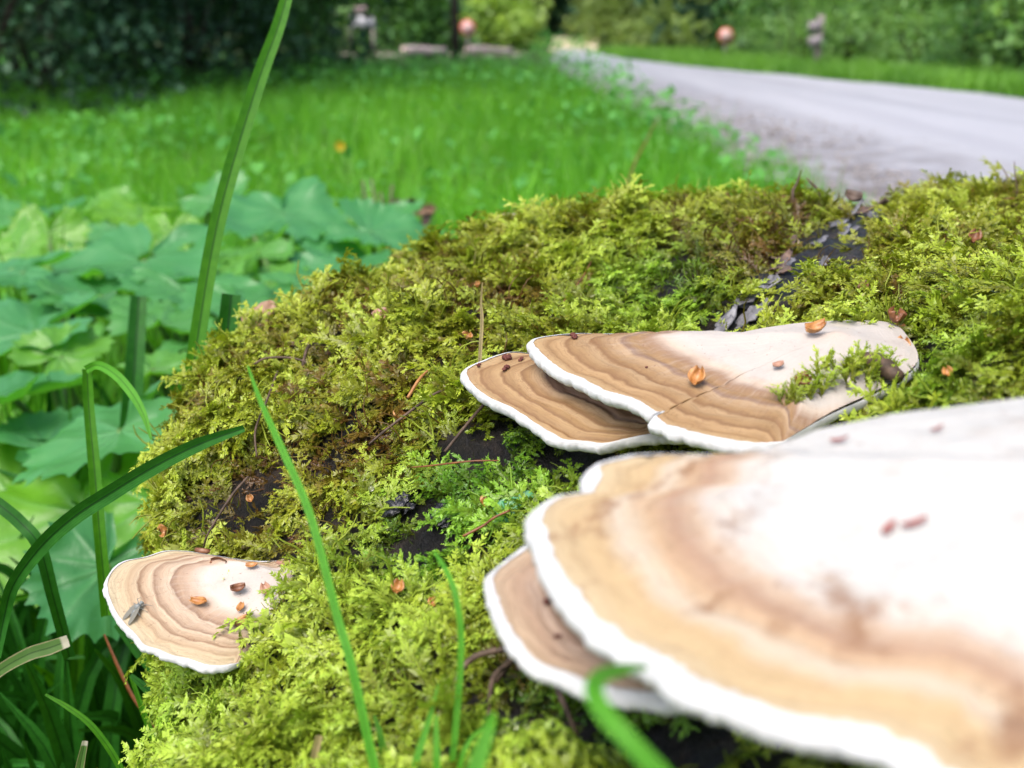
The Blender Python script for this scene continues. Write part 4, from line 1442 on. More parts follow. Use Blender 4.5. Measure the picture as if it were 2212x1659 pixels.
blade('short broad blurred blade at the bottom edge left of the dark hollow', [(1000, 1740, .17), (1030, 1650, .172), (1055, 1575, .175), (1066, 1540, .178)], [40, 36, 26, 10], 'blade_bright', .2)
blade('blunt yellowish green shoot at the bottom beside the leaning blade', [(830, 1720, .25), (832, 1660, .25), (822, 1590, .252), (808, 1545, .255)], [18, 18, 13, 5], 'blade', .2)
blade('thick very blurred blade curling under the big white bracket', [(1510, 1760, .128), (1420, 1665, .130), (1350, 1590, .132), (1302, 1535, .135), (1283, 1490, .138), (1300, 1460, .142), (1350, 1445, .148), (1400, 1440, .154)],
      [42, 44, 42, 42, 42, 34, 24, 8], 'blade_bright', .2)
blade('pale straw standing upright against the moss left of the middle brackets', [(1036, 800, .385), (1037, 770, .384), (1041, 690, .382), (1039, 655, .381), (1042, 610, .378)], [9, 8, 8, 5, 3], 'blade_straw', .4, name='straw', cat='straw')
blade('thin reddish grass stem far behind the moss skyline', [(1340, 440, 1.5), (1372, 350, 1.52), (1398, 300, 1.54), (1416, 262, 1.55)], [5, 4, 3, 2], 'blade_red', .4, name='dry_stalk', cat='stalk', face=None)
blade('broken straw stub at the bottom left of the leaning blade', [(668, 1700, .27), (678, 1640, .268), (690, 1588, .266)], [16, 17, 16], 'blade_straw', .4, name='straw', cat='straw')
blade('cut pale green blade stub at the bottom, lower left of the moss', [(165, 1720, .36), (172, 1660, .36), (184, 1600, .36)], [14, 18, 12], 'blade_pale', .3)
blade('thin grey green blade with whitish tip at lower left, pointing up left', [(285, 1720, .42), (250, 1640, .42), (200, 1570, .42), (150, 1530, .42), (98, 1500, .42)], [14, 14, 13, 11, 5], 'blade', .3)
blade('folded thin blade with a sharp peak below the left bracket, long side', [(360, 1700, .44), (340, 1620, .44), (310, 1540, .44), (282, 1458, .44)], [13, 13, 12, 8], 'blade', .3)
blade('folded thin blade with a sharp peak below the left bracket, short side', [(282, 1458, .44), (330, 1500, .44), (390, 1560, .44), (460, 1640, .45)], [8, 22, 22, 14], 'blade_dark', .3)
blade('wide faded blade slanting behind the left bracket tip', [(250, 1350, .50), (310, 1420, .50), (380, 1490, .50), (470, 1590, .50), (520, 1650, .5)], [10, 26, 34, 30, 22], 'blade_dark', .3)
blade('thin rusty dead leaf hanging in the dark grass under the left bracket', [(225, 1370, .50), (255, 1440, .50), (290, 1510, .50), (340, 1580, .50)], [4, 7, 7, 3], 'blade_straw', .3, name='dead_leaf', cat='dead leaf')
bpy.data.objects['dead_leaf'].data.materials[0] = M['needle']

# tuft of coarse dark grass in the shade under the left bracket
tuft = empty('grass_tuft', (-.23, .56, 0), 'coarse dark grass tuft growing in the shade below and left of the left bracket', 'grass')
rg = random.Random(77)
n_b = 0
while n_b < 295:
    x_, y_ = rg.uniform(-.46, -.20), rg.uniform(.42, .98)
    if x_ > -.225 + .03 * (y_ - .45) or x_ < -.20 - .30 * y_:
        continue
    n_b += 1
    g0 = Vector((x_, y_, 0))
    h = rg.uniform(.14, .27) * (.9 + .2 * rg.random())
    lx, ly = rg.gauss(0, .06), rg.gauss(-.02, .05)
    pts = [g0, g0 + Vector((lx * .12, ly * .1, h * .4)), g0 + Vector((lx * .45, ly * .45, h * .75)), g0 + Vector((lx * 1.1, ly, h * (1 - 2 * abs(lx))))]
    w = rg.uniform(.006, .0125)
    me = blade_mesh(pts, [w * .8, w, w * .85, .0008], .35, None, rg.uniform(-.8, .8), 12)
    me.name = 'blade'
    link('blade', me, M['blade_dark' if rg.random() < .85 else 'blade'], tuft)
# small tufts among the leaves
for lab, (u, v, d), nb, hh in (('pale grass tuft standing among the big leaves left of the tall blade', (385, 520, 1.45), 26, .30), ('grass tuft at the left edge behind the bent stalk', (60, 930, .85), 24, .30),
                               ('grass tuft between the leaf stalks left of the moss', (560, 720, .95), 26, .26), ('grass tuft behind the widest leaf at the left frame edge', (30, 500, 1.3), 30, .34), ('grass tuft between the widest leaf and the high toothed leaf', (500, 560, 1.35), 26, .30), ('grass tuft in front of the drooping leaf at far left', (110, 820, .9), 26, .28),
                               ('grass tuft below the wide leaves, next to the browned stalk', (210, 790, .95), 26, .26)):
    b = P(u, v, d)
    b.z = ground_z(b.x, b.y)
    t = empty('grass_tuft', b, lab, 'grass')
    for i in range(nb):
        a, l_ = rg.uniform(0, 6.28), rg.uniform(.03, .14)
        h = hh * rg.uniform(.7, 1.1)
        q = b + Vector((rg.gauss(0, .03), rg.gauss(0, .03), -.01))
        pts = [q, q + Vector((math.cos(a) * l_ * .2, math.sin(a) * l_ * .2, h * .5)), q + Vector((math.cos(a) * l_, math.sin(a) * l_, h * (1 - l_)))]
        me = blade_mesh(pts, [.006, .007, .0008], .3, None, rg.uniform(-1, 1), 8)
        link('blade', me, M['blade' if rg.random() < .6 else 'blade_bright'], t)

# ------------------------------------------------------------------ signs, posts and wood in the distance
k = N('red_paint')
M['red'] = k.surf((0.55, 0.13, 0.08), .4, .4)
k = N('pinkish_face')
M['face'] = k.surf((0.62, 0.40, 0.38), .4, .4)
M['post'] = plain('grey_post_wood', (0.16, 0.14, 0.12), (0.30, 0.27, 0.25), 12, .8, .2, .4, .004)
M['board'] = plain('pale_board', (0.42, 0.41, 0.44), (0.55, 0.54, 0.58), 6, .6, .3)
M['board_pink'] = plain('pinkish_board', (0.30, 0.22, 0.22), (0.38, 0.30, 0.30), 6, .6, .3)
M['plate'] = plain('grey_plate', (0.22, 0.19, 0.21), (0.32, 0.28, 0.30), 8, .5, .4)


def disc(mb, c, r, th, n=28):
    vs, qs, ts = [], [], []
    for y in (-th / 2, th / 2):
        for q in range(n):
            t = 2 * math.pi * q / n
            vs.append((c[0] + r * math.cos(t), c[1] + y, c[2] + r * math.sin(t)))
    vs += [(c[0], c[1] - th / 2, c[2]), (c[0], c[1] + th / 2, c[2])]
    for q in range(n):
        w = (q + 1) % n
        qs.append((q, w, n + w, n + q))
        ts += [(2 * n, w, q), (2 * n + 1, n + q, n + w)]
    mb.add(vs, qs, ts)


def round_sign(u, v, y, dia, label):
    d = y * _c
    p = P(u, v, d)
    gzv = ground_z(p.x, p.y)
    root = empty('round_sign', (p.x, p.y, gzv), label, 'sign', 'round red signs beside the tracks')
    mb = MB()
    disc(mb, p, dia / 2, .012)
    mb.build('plate', M['red'], root, False)
    mb = MB()
    disc(mb, (p.x, p.y - .010, p.z), dia * .36, .006)
    mb.build('sign_face', M['face'], root, False)
    mb = MB()
    mb.tube([(p.x, p.y + .04, gzv - .1), (p.x, p.y + .04, p.z + dia * .3)], [.035, .035], 8)
    mb.build('post', M['post'], root)


round_sign(1568, 77, 25.0, .37, 'round red sign with pale centre standing across the road')
round_sign(1010, 60, 26.0, .39, 'round red sign just right of the thin dark trunk')

# pale notice board by the wood edge
p = P(780, 48, 23.0)
g_ = ground_z(p.x, p.y)
nb = empty('notice_board', (p.x, p.y, g_), 'pale whitish notice board on posts at the edge of the dark wood', 'sign')
mb = MB()
for sx in (-.26, .26):
    mb.box((p.x + sx, p.y + .04, (g_ + p.z) / 2), .07, .07, p.z - g_ + .2)
mb.build('post', M['post'], nb, False)
mb = MB()
mb.add([(p.x - .36, p.y, p.z - .12), (p.x + .36, p.y, p.z - .12), (p.x + .25, p.y, p.z + .14), (p.x - .22, p.y, p.z + .14),
        (p.x - .36, p.y + .03, p.z - .12), (p.x + .36, p.y + .03, p.z - .12), (p.x + .25, p.y + .03, p.z + .14), (p.x - .22, p.y + .03, p.z + .14)],
       [(0, 1, 2, 3), (5, 4, 7, 6), (0, 4, 5, 1), (3, 2, 6, 7), (0, 3, 7, 4), (1, 5, 6, 2)])
mb.build('board', M['board'], nb, False)
mb = MB()
mb.box((p.x, p.y + .01, p.z + .25), .26, .04, .18)
mb.build('top_panel', M['board_pink'], nb, False)

# grey marker post with two plates
p = P(1762, 70, 15.2)
g_ = ground_z(p.x, p.y)
mp = empty('marker_post', (p.x, p.y, g_), 'grey marker post with two square plates before the bushes across the road', 'post')
mb = MB()
mb.box((p.x + .07, p.y + .05, (g_ + p.z + .2) / 2), .09, .09, p.z - g_ + .3)
mb.build('post', M['post'], mp, False)
for dz, dx in ((.09, -.02), (-.13, 0)):
    mb = MB()
    mb.box((p.x + dx, p.y - .01, p.z + dz), .20, .02, .15, Matrix.Rotation(R(-8), 3, 'Y'))
    mb.build('plate', M['plate'], mp, False)

# thin dark trunk that runs out of the top of the picture
b = G(984, 106, 0)
b = Vector(((984 - CU) / FPX * 20 * _c, 20, ground_z(-1, 20)))
tr = empty('young_tree', b, 'thin straight dark trunk standing alone before the clearing', 'tree')
mb = MB()
mb.tube([(b.x, b.y, b.z - .1), (b.x - .01, b.y, 1.2), (b.x + .02, b.y, 3.0), (b.x, b.y + .05, 5.0), (b.x + .1, b.y, 7.0)], [.085, .072, .062, .05, .02], 10)
for q in range(7):
    a = q * 2.2
    mb.tube([(b.x, b.y, 3.8 + q * .4), (b.x + .6 * math.cos(a), b.y + .6 * math.sin(a), 4.2 + q * .4), (b.x + 1.1 * math.cos(a), b.y + 1.1 * math.sin(a), 4.9 + q * .35)], [.03, .02, .006], 6)
mb.build('trunk', M['trunk'], tr)
V, Q, a, _, _ = crown_arrays((b.x, b.y, 5.9), (1.5, 1.5, 1.6), 14, 2600, (.12, .22), 301)
me = mesh_np('crown', V, Q)
attr(me, 'rnd', a)
link('crown', me, GM['mid'], tr)

# felled trunks lying across the clearing
M['felled'] = plain('felled_bark', (0.20, 0.16, 0.16), (0.34, 0.28, 0.28), 5, .8, .2, .5, .02)
M['cut'] = plain('cut_wood', (0.50, 0.36, 0.32), (0.66, 0.50, 0.45), 9, .7, .2)
for lab, ua, ub, y, r_ in (('grey felled trunk lying left of the thin dark trunk in the clearing', 872, 962, 26.5, .15), ('grey felled trunk lying right of the thin dark trunk below the red sign', 1010, 1105, 27.5, .13)):
    a, c = at_y(ua, y, r_), at_y(ub, y + .5, r_)
    root = empty('felled_trunk', (a.x, a.y, 0), lab, 'log')
    a.z += ground_z(a.x, a.y)
    c.z += ground_z(c.x, c.y)
    mb = MB()
    mb.tube([a.lerp(c, f) + Vector((0, 0, .02 * math.sin(f * 6))) for f in np.linspace(0, 1, 6)], [r_ * (1 - .25 * f) for f in np.linspace(0, 1, 6)], 14)
    mb.build('bark', M['felled'], root)
    mb = MB()
    d = (a - c).normalized()
    mb.tube([a + d * .002, a + d * .03], [r_ * .93, r_ * .92], 14)
    mb.build('cut_end', M['cut'], root, False)

# ------------------------------------------------------------------ small things on the log and the brackets
def on_cap(key, u, v):
    r = ray(u, v)
    h, n_, _, d = BR[key].ray_cast(CAM, r.normalized())
    if h is None:
        return None
    if n_.z < 0:
        n_ = -n_
    return h, n_, d / r.length


def frame(n_, roll):
    z = n_.normalized()
    x = Vector((math.cos(roll), math.sin(roll), 0))
    x = (x - z * x.dot(z)).normalized()
    y = z.cross(x)
    return Matrix((x, y, z)).transposed()


def put(name, mb, mat, pos, n_, roll, label, cat, group=None, parent=None, smooth=True):
    me = mesh_np(name, mb.v, mb.q or None, mb.t or None, smooth)
    o = bpy.data.objects.new(name, me)
    COL.objects.link(o)
    me.materials.append(mat)
    m4 = frame(n_, roll).to_4x4()
    m4.translation = pos
    o.matrix_world = m4
    if parent:
        o.parent = parent
        o.matrix_parent_inverse = Matrix.Translation(-Vector(parent.location))
        return o
    return tag(o, label, cat, group)


def scale_mb(L, W, cup, seed):
    """a curled bud scale or husk: cupped pointed shell with thickness"""
    rg = random.Random(seed)
    mb = MB()
    na, nb_ = 8, 6
    tw = rg.uniform(-.5, .5)
    top, bot = [], []
    for lay, lst in ((0, top), (1, bot)):
        for i in range(na):
            f = i / (na - 1)
            wid = W * math.sin(math.pi * (0.10 + 0.84 * f)) ** .7
            for q in range(nb_):
                g_ = -1 + 2 * q / (nb_ - 1)
                x = (f - .5) * L
                y = g_ * wid / 2
                z = cup * (g_ * g_ * W * .45 + (f - .45) ** 2 * L * .8) + .15 * L * tw * (f - .5) * g_ + .06 * L * rg.uniform(-.3, .3) * (lay == 0)
                lst.append(Vector((x, y, z + (0.12 * W if lay == 0 else 0) + .0002)))
    ix = lambda l, i, q: l * na * nb_ + i * nb_ + q
    qs = []
    for i in range(na - 1):
        for q in range(nb_ - 1):
            qs.append((ix(0, i, q), ix(0, i + 1, q), ix(0, i + 1, q + 1), ix(0, i, q + 1)))
            qs.append((ix(1, i, q), ix(1, i, q + 1), ix(1, i + 1, q + 1), ix(1, i + 1, q)))
        qs += [(ix(0, i, 0), ix(1, i, 0), ix(1, i + 1, 0), ix(0, i + 1, 0)), (ix(0, i, nb_ - 1), ix(0, i + 1, nb_ - 1), ix(1, i + 1, nb_ - 1), ix(1, i, nb_ - 1))]
    for q in range(nb_ - 1):
        qs += [(ix(0, 0, q), ix(0, 0, q + 1), ix(1, 0, q + 1), ix(1, 0, q)), (ix(0, na - 1, q), ix(1, na - 1, q), ix(1, na - 1, q + 1), ix(0, na - 1, q + 1))]
    mb.add(top + bot, qs)
    return mb


def crumb_mb(s, seed, flat=.6, rough=1.0):
    rg = random.Random(seed)
    mb = MB()
    for blob in range(3):
        c = Vector((rg.uniform(-.45, .45), rg.uniform(-.3, .3), rg.uniform(.2, .45))) * s
        r_ = s * rg.uniform(.28, .46)
        vs, n_, m_ = [], 14, 9
        for i in range(m_ + 1):
            for q in range(n_):
                a, b_ = 2 * math.pi * q / n_, math.pi * i / m_
                d = Vector((math.sin(b_) * math.cos(a), math.sin(b_) * math.sin(a), math.cos(b_) * flat))
                vs.append(c + d * r_ * (1 + rough * (.45 * noise.noise(d * 2.2 + Vector((seed, blob, 3))) + .35 * noise.noise(d * 6 + Vector((blob, seed, 1))))))
        mb.add(vs, [(i * n_ + q, (i + 1) * n_ + q, (i + 1) * n_ + (q + 1) % n_, i * n_ + (q + 1) % n_) for i in range(m_) for q in range(n_)])
    return mb


gS = 'bud scales fallen on the brackets'
items = [  # bracket, u, v, length px, width px, cup, material, roll, label
    ('left', 515, 1277, 32, 17, .9, 'scale_brown', 20, 'curled brown bud scale in the middle of the left bracket'),
    ('left', 435, 1304, 42, 16, .8, 'scale_orange', -15, 'orange curled bud scale nearest the rings of the left bracket'),
    ('left', 525, 1345, 34, 16, .6, 'scale_orange', 40, 'orange bud scale closest to the moss at the front of the left bracket'),
    ('left', 522, 1318, 24, 14, .6, 'scale_orange', 80, 'small orange bud scale between two others, front of the left bracket'),
    ('left', 578, 1280, 30, 20, .7, 'scale_pink', 110, 'pinkish brown bud scale at the moss edge of the left bracket'),
    ('left', 430, 1197, 36, 14, .8, 'scale_brown', 5, 'brown bud scale on the back rim of the left bracket, first from its tip'),
    ('left', 478, 1206, 38, 13, .7, 'scale_brown', 12, 'orange brown bud scale on the back rim of the left bracket, second from its tip'),
    ('left', 545, 1226, 26, 12, .5, 'scale_orange', 0, 'faint orange bud scale near the back of the left bracket'),
    ('left', 612, 1224, 34, 13, .5, 'scale_pink', -20, 'flat pinkish bud scale at the inner back corner of the left bracket'),
    ('mid_up', 1762, 722, 46, 26, 1.0, 'scale_orange', 15, 'orange brown husk on the white top of the upper middle bracket'),
    ('mid_up', 1508, 824, 40, 32, .9, 'scale_orange', 60, 'translucent orange husk on the fold of the upper middle bracket'),
    ('mid_up', 1683, 796, 24, 16, .6, 'scale_pink', -10, 'small orange bud scale in the centre of the upper middle bracket'),
    ('mid_up', 1733, 838, 40, 30, 1.1, 'scale_brown', 35, 'reddish brown husk beside the moss sprig on the upper middle bracket'),
    ('mid_up', 1930, 702, 30, 34, 1.1, 'scale_brown', 80, 'brown husk at the back right corner of the upper middle bracket'),
]
for key, u, v, L, W, cup, mt, roll, lab in items:
    h = on_cap(key, u, v) or on_log(u, v, .006)
    if h is None:
        continue
    s_ = h[2] / FPX
    put('bud_scale', scale_mb(L * s_, W * s_ * 1.2, cup, u), M[mt], h[0] + h[1] * .0006, h[1], R(roll), lab, 'bud scale', gS)
for key, u, v, s_px, lab in (
        ('mid_low', 1092, 776, 24, 'dark red crumb on the back rim of the brown middle bracket'), ('mid_low', 1124, 777, 15, 'small dark red crumb right of a bigger one on the brown middle bracket'),
        ('mid_low', 1096, 798, 26, 'dark red crumb in front of two others on the brown middle bracket'), ('mid_low', 1034, 790, 16, 'dark red crumb nearest the tip of the brown middle bracket'),
        ('mid_up', 1240, 731, 26, 'dark red crumb near the tip of the upper middle bracket'), ('mid_up', 1395, 795, 10, 'tiny dark crumb on the tan rings of the upper middle bracket'),
        ('near_low', 1186, 1304, 34, 'dark red crumb under the rim of the big bracket, upper one on the small bracket'), ('near_low', 1202, 1377, 20, 'round dark red crumb, lower one on the small near bracket')):
    h = on_cap(key, u, v)
    if h:
        put('crumb', crumb_mb(s_px * h[2] / FPX * .62, u), M['crumb'], h[0], h[1], R(u % 90), lab, 'crumb', 'dark red crumbs on the brackets')
M['red_bit'] = plain('dull_red_bit', (0.22, 0.06, 0.05), (0.34, 0.14, 0.12), 300, .5, .3)
for u, v, L, W, roll, lab in ((1922, 1146, 44, 18, 35, 'blurred reddish scrap on the big white bracket, left of a twin'), (1975, 1136, 60, 15, 12, 'blurred reddish scrap on the big white bracket, right of a twin'),
                              (1815, 958, 40, 14, 5, 'faint pinkish scrap near the back rim of the big white bracket'), (2025, 935, 34, 12, 20, 'faint grey scrap near the back rim of the big white bracket')):
    h = on_cap('near', u, v)
    if h:
        s_ = h[2] / FPX
        put('scrap', scale_mb(L * s_, W * s_, .5, u), M['red_bit'], h[0] + h[1] * .0004, h[1], R(roll), lab, 'scrap', 'scraps on the big white bracket')
gM = 'bud scales and husks caught in the moss'
for u, v, L, W, mt, lift, lab in (
        (828, 712, 40, 30, 'scale_pink', .009, 'pinkish bud husk sitting on the moss below the left skyline'), (1201, 656, 26, 20, 'scale_orange', .008, 'yellowish husk in the moss above the middle brackets'),
        (860, 1300, 36, 28, 'scale_orange', .009, 'round orange husk in the moss right of the left bracket'), (940, 1328, 26, 20, 'scale_orange', .008, 'small orange husk close to the slim bowed blade'),
        (1013, 745, 16, 24, 'scale_orange', .008, 'orange fleck in the moss beside the upright straw'), (882, 912, 22, 34, 'scale_orange', .007, 'orange strip in the brown moss left of the bare bark'),
        (390, 1153, 22, 30, 'scale_orange', .009, 'orange husk in the moss above the left bracket'), (1060, 1107, 20, 30, 'scale_orange', .008, 'orange husk next to the round green leaflets'),
        (1945, 742, 24, 18, 'scale_orange', .009, 'orange husk behind the inner corner of the upper middle bracket'), (1926, 828, 44, 26, 'scale_brown', .012, 'purple brown husk in front of the upper middle bracket'),
        (1962, 800, 40, 34, 'scale_orange', .012, 'orange and brown husk right of the purple one'), (2068, 853, 28, 22, 'scale_orange', .010, 'small orange husk far right above the big bracket'),
        (1880, 655, 26, 22, 'scale_brown', .010, 'red brown husk in the moss over the upper middle bracket'), (2092, 545, 34, 26, 'scale_brown', .010, 'dark red husk in the moss at far right'),
        (1775, 437, 34, 18, 'scale_pink', .008, 'tan husk on the skyline left of the bark crack'), (2010, 420, 24, 30, 'scale_pink', .010, 'pinkish strip on the skyline right of the bark crack'),
        (1605, 565, 20, 14, 'scale_pink', .007, 'tiny orange fleck in the brown moss left of the bark crack'), (1040, 640, 16, 12, 'scale_orange', .009, 'tiny orange fleck in the moss by the tip of the upright straw'),
        (700, 900, 18, 12, 'scale_orange', .008, 'tiny orange fleck in the moss left of the leaning blade tip'), (555, 1095, 20, 16, 'scale_orange', .009, 'tiny orange fleck left of the leaning blade'),
        (1845, 455, 44, 26, 'flake_dark', .010, 'brown bark scrap standing up in the crack on the skyline')):
    h = on_log(u, v, lift)
    if h:
        s_ = h[2] / FPX
        put('husk', scale_mb(L * s_ * .85, W * s_ * 1.05, .9, u + v), M[mt], h[0] - h[1] * .0035, (h[1] + (CAM - h[0]).normalized() * .6).normalized(), R(u * 7 % 180), lab, 'husk', gM)

# pale wood chips on the skyline
for u, v, L, W, mt, lab in ((566, 690, 88, 44, 'chip', 'reddish brown wood chip on the left skyline of the moss'), (1085, 480, 62, 22, 'pale_chip', 'pale flat chip on the moss skyline')):
    h = None
    for dv in range(0, 120, 6):
        h = on_log(u, v + dv, .008)
        if h:
            break
    if h:
        p = P(u, v, h[2])
        s_ = h[2] / FPX
        put('wood_chip', scale_mb(L * s_, W * s_ * 1.6, .25, u), M[mt], p, (h[1] + Vector((0, -.5, .3))).normalized(), R(5), lab, 'wood chip', 'wood chips on the skyline')

# bark flakes in the crack: pieces of the log
rg = random.Random(5)
for i in range(20):
    f = i / 19
    u = 1880 - 300 * f + rg.uniform(-44, 44) * (1 - .2 * f)
    v = 445 + 250 * f ** 1.15 + rg.uniform(-30, 30)
    h = on_log(u, v + 14, .0022)
    if not h:
        continue
    s_ = h[2] / FPX
    mb = MB()
    L, W = rg.choice((40, 60, 95, 130)) * rg.uniform(.7, 1.2) * s_, rg.uniform(12, 44) * s_
    m_, n_ = 9, 5
    vs, rough_ = [], [[rg.uniform(-1, 1) for _ in range(n_)] for _ in range(m_)]
    bend, tw = rg.uniform(-.25, .35), rg.uniform(-.5, .5)
    for lay in (1, 0):
        for q in range(m_):
            fx = q / (m_ - 1) - .5
            wq = W * (0.35 + .65 * math.sin(math.pi * (q + .7) / (m_ + .4))) * rg.uniform(.75, 1.15) if lay else 0
            if lay:
                rough_[q].append((wq, rg.uniform(-.12, .12) * W))
            wq, off = rough_[q][n_]
            for w in range(n_):
                g_ = w / (n_ - 1) - .5
                vs.append((fx * L, g_ * wq + off, bend * L * (fx * fx * 2) + tw * fx * g_ * W + W * .10 * rough_[q][w] + (.0009 if lay else 0)))
    I = lambda l, q, w: l * m_ * n_ + q * n_ + w
    qs = []
    for q in range(m_ - 1):
        for w in range(n_ - 1):
            qs += [(I(0, q, w), I(0, q + 1, w), I(0, q + 1, w + 1), I(0, q, w + 1)), (I(1, q, w), I(1, q, w + 1), I(1, q + 1, w + 1), I(1, q + 1, w))]
        qs += [(I(0, q, 0), I(1, q, 0), I(1, q + 1, 0), I(0, q + 1, 0)), (I(0, q, n_ - 1), I(0, q + 1, n_ - 1), I(1, q + 1, n_ - 1), I(1, q, n_ - 1))]
    for w in range(n_ - 1):
        qs += [(I(0, 0, w), I(0, 0, w + 1), I(1, 0, w + 1), I(1, 0, w)), (I(0, m_ - 1, w), I(1, m_ - 1, w), I(1, m_ - 1, w + 1), I(0, m_ - 1, w + 1))]
    mb.add(vs, qs)
    put('bark_flake', mb, M['flake' if rg.random() < .6 else 'flake_dark'], h[0], (h[1] + Vector((rg.uniform(-.5, .2), rg.uniform(-.6, .1), 0)) * .55).normalized(), R(rg.gauss(38, 28)), None, None, parent=log_root, smooth=False)


def strand(name, uvl, wpx, mat, label, cat, group=None, sub=20):
    """uvl: (u, v, lift above the log)"""
    pts, ds = [], []
    for u, v, l_ in uvl:
        h = on_log(u, v, l_)
        if not h:
            continue
        pts.append(h[0])
        ds.append(h[2])
    if len(pts) < 2:
        return
    c = smooth_curve(pts, sub)
    r_ = np.interp(np.linspace(0, 1, sub), np.linspace(0, 1, len(wpx)), wpx) * np.mean(ds) / FPX / 2
    mb = MB()
    mb.tube(c, list(r_), 7)
    o = mb.build(name, M[mat])
    return tag(o, label, cat, group)


gN = 'fine dead stems lying in the moss'
strand('fallen_twig', [(562, 828, .012), (610, 820, .014), (660, 824, .014), (705, 832, .011)], [5, 5, 5, 3], 'twig', 'thin curved dead stem lying on the moss under the leaning blade tip', 'stem', gN)
strand('fallen_twig', [(635, 840, .012), (610, 900, .013), (585, 960, .013), (580, 1020, .011)], [5, 5, 5, 4], 'twig', 'brown dead stem running down behind the leaning blade', 'stem', gN)
strand('fallen_twig', [(568, 1060, .012), (530, 1110, .013), (495, 1160, .013), (480, 1185, .010)], [5, 6, 5, 4], 'twig', 'dead stem slanting down towards the left bracket', 'stem', gN)
strand('fallen_twig', [(660, 838, .010), (690, 800, .012), (730, 790, .010)], [7, 7, 5], 'twig', 'short dark bent twig in the left moss', 'stem', gN)
strand('fallen_twig', [(1010, 1200, .010), (1060, 1180, .011), (1100, 1160, .011), (1130, 1148, .010)], [6, 6, 5, 5], 'needle', 'rusty stem pointing at the rim of the big bracket', 'stem', gN)
strand('fallen_twig', [(820, 1000, .010), (880, 960, .011), (940, 905, .011), (960, 880, .010)], [5, 6, 6, 4], 'twig', 'brown stem lying above the bare bark', 'stem', gN)
strand('fallen_twig', [(990, 1000, .009), (1030, 950, .010), (1060, 900, .010), (1068, 880, .010)], [6, 7, 7, 5], 'twig', 'brown stems crossing the bare bark beside the middle bracket', 'stem', gN)
strand('fallen_twig', [(905, 890, .010), (925, 860, .011), (940, 835, .010)], [7, 7, 4], 'orange_straw', 'short orange stem left of the middle bracket tip', 'stem', gN)
strand('fallen_twig', [(900, 1060, .010), (960, 1058, .011), (1040, 1045, .011), (1100, 1040, .010)], [3, 4, 4, 3], 'needle', 'rusty wiry stem above the black hollow', 'stem', gN)
strand('fallen_twig', [(1210, 690, .009), (1260, 640, .010), (1290, 600, .010)], [3, 3, 2], 'needle', 'thin rusty stem above the middle brackets', 'stem', gN)
strand('orange_straw', [(1800, 925, .010), (1818, 898, .014), (1838, 866, .018)], [16, 17, 15], 'orange_straw', 'orange straw bit leaning on the dead stick', 'straw')
strand('dead_stick', [(1715, 905, .014), (1765, 892, .015), (1830, 888, .016), (1910, 876, .016), (1985, 850, .008)], [26, 40, 34, 44, 40, 46, 28], 'twig', 'dark dead stick lying between the upper middle bracket and the big one', 'stick')
# upright thin stem on the right skyline
h = on_log(2195, 450, .004)
if h:
    d = h[2]
    mb = MB()
    mb.tube([P(2196, 455, d), P(2197, 410, d), P(2193, 375, d), P(2191, 348, d)], [.0006, .0005, .0004, .0002], 6)
    tag(mb.build('fallen_twig', M['twig']), 'single thin dead stem upright on the right skyline', 'stem')
    mb = MB()
    mb.tube([P(2150, 445, d), P(2165, 432, d), P(2185, 428, d), P(2215, 436, d), P(2240, 455, d)], [.0006, .0006, .0006, .0005, .0004], 6)
    tag(mb.build('fallen_twig', M['needle']), 'thin reddish stem bowed over the right skyline moss', 'stem')
# dead side shoots sticking out of the skyline
for lab, pts_ in (('dark dead shoot sticking out of the skyline above the brown moss', [(1712, 412), (1722, 395), (1731, 368)]), ('brown forked dead shoot just left of the bark crack top', [(1770, 412), (1755, 398), (1742, 384)])):
    h = on_log(pts_[0][0], pts_[0][1] + 45, .002)
    if h:
        mb = MB()
        mb.tube([P(pts_[0][0], pts_[0][1] + 45, h[2])] + [P(u, v, h[2]) for u, v in pts_], [.0012, .0010, .0008, .0004], 6)
        tag(mb.build('dead_shoot', M['twig']), lab, 'shoot')

# brown roots at the bottom under the small near bracket
for i, (pp, w) in enumerate(((([(1085, 1520, .008), (1130, 1490, .014), (1160, 1475, .018), (1135, 1430, .022)]), [16, 18, 14, 7]), (([(1150, 1500, .010), (1190, 1540, .014), (1215, 1590, .012), (1260, 1640, .008)]), [16, 15, 13, 8]),
                             (([(1000, 1540, .010), (1060, 1510, .014), (1130, 1485, .014), (1210, 1470, .012)]), [10, 14, 15, 8]), (([(1140, 1500, .012), (1100, 1560, .014), (1060, 1620, .010)]), [12, 12, 7]))):
    c = []
    for u, v, l_ in pp:
        h = on_log(u, v, l_)
        if h:
            c.append((h[0], h[2]))
    if len(c) > 1:
        if i == 0:
            rootlet = empty('root_tangle', c[0][0], 'tangle of brown rootlets at the bottom beneath the small near bracket', 'root')
        cc = smooth_curve([p for p, d in c], 16)
        mb = MB()
        mb.tube(cc, list(np.interp(np.linspace(0, 1, 16), np.linspace(0, 1, len(w)), w) * c[0][1] / FPX / 2), 8)
        mb.build('rootlet', M['twig'], rootlet)

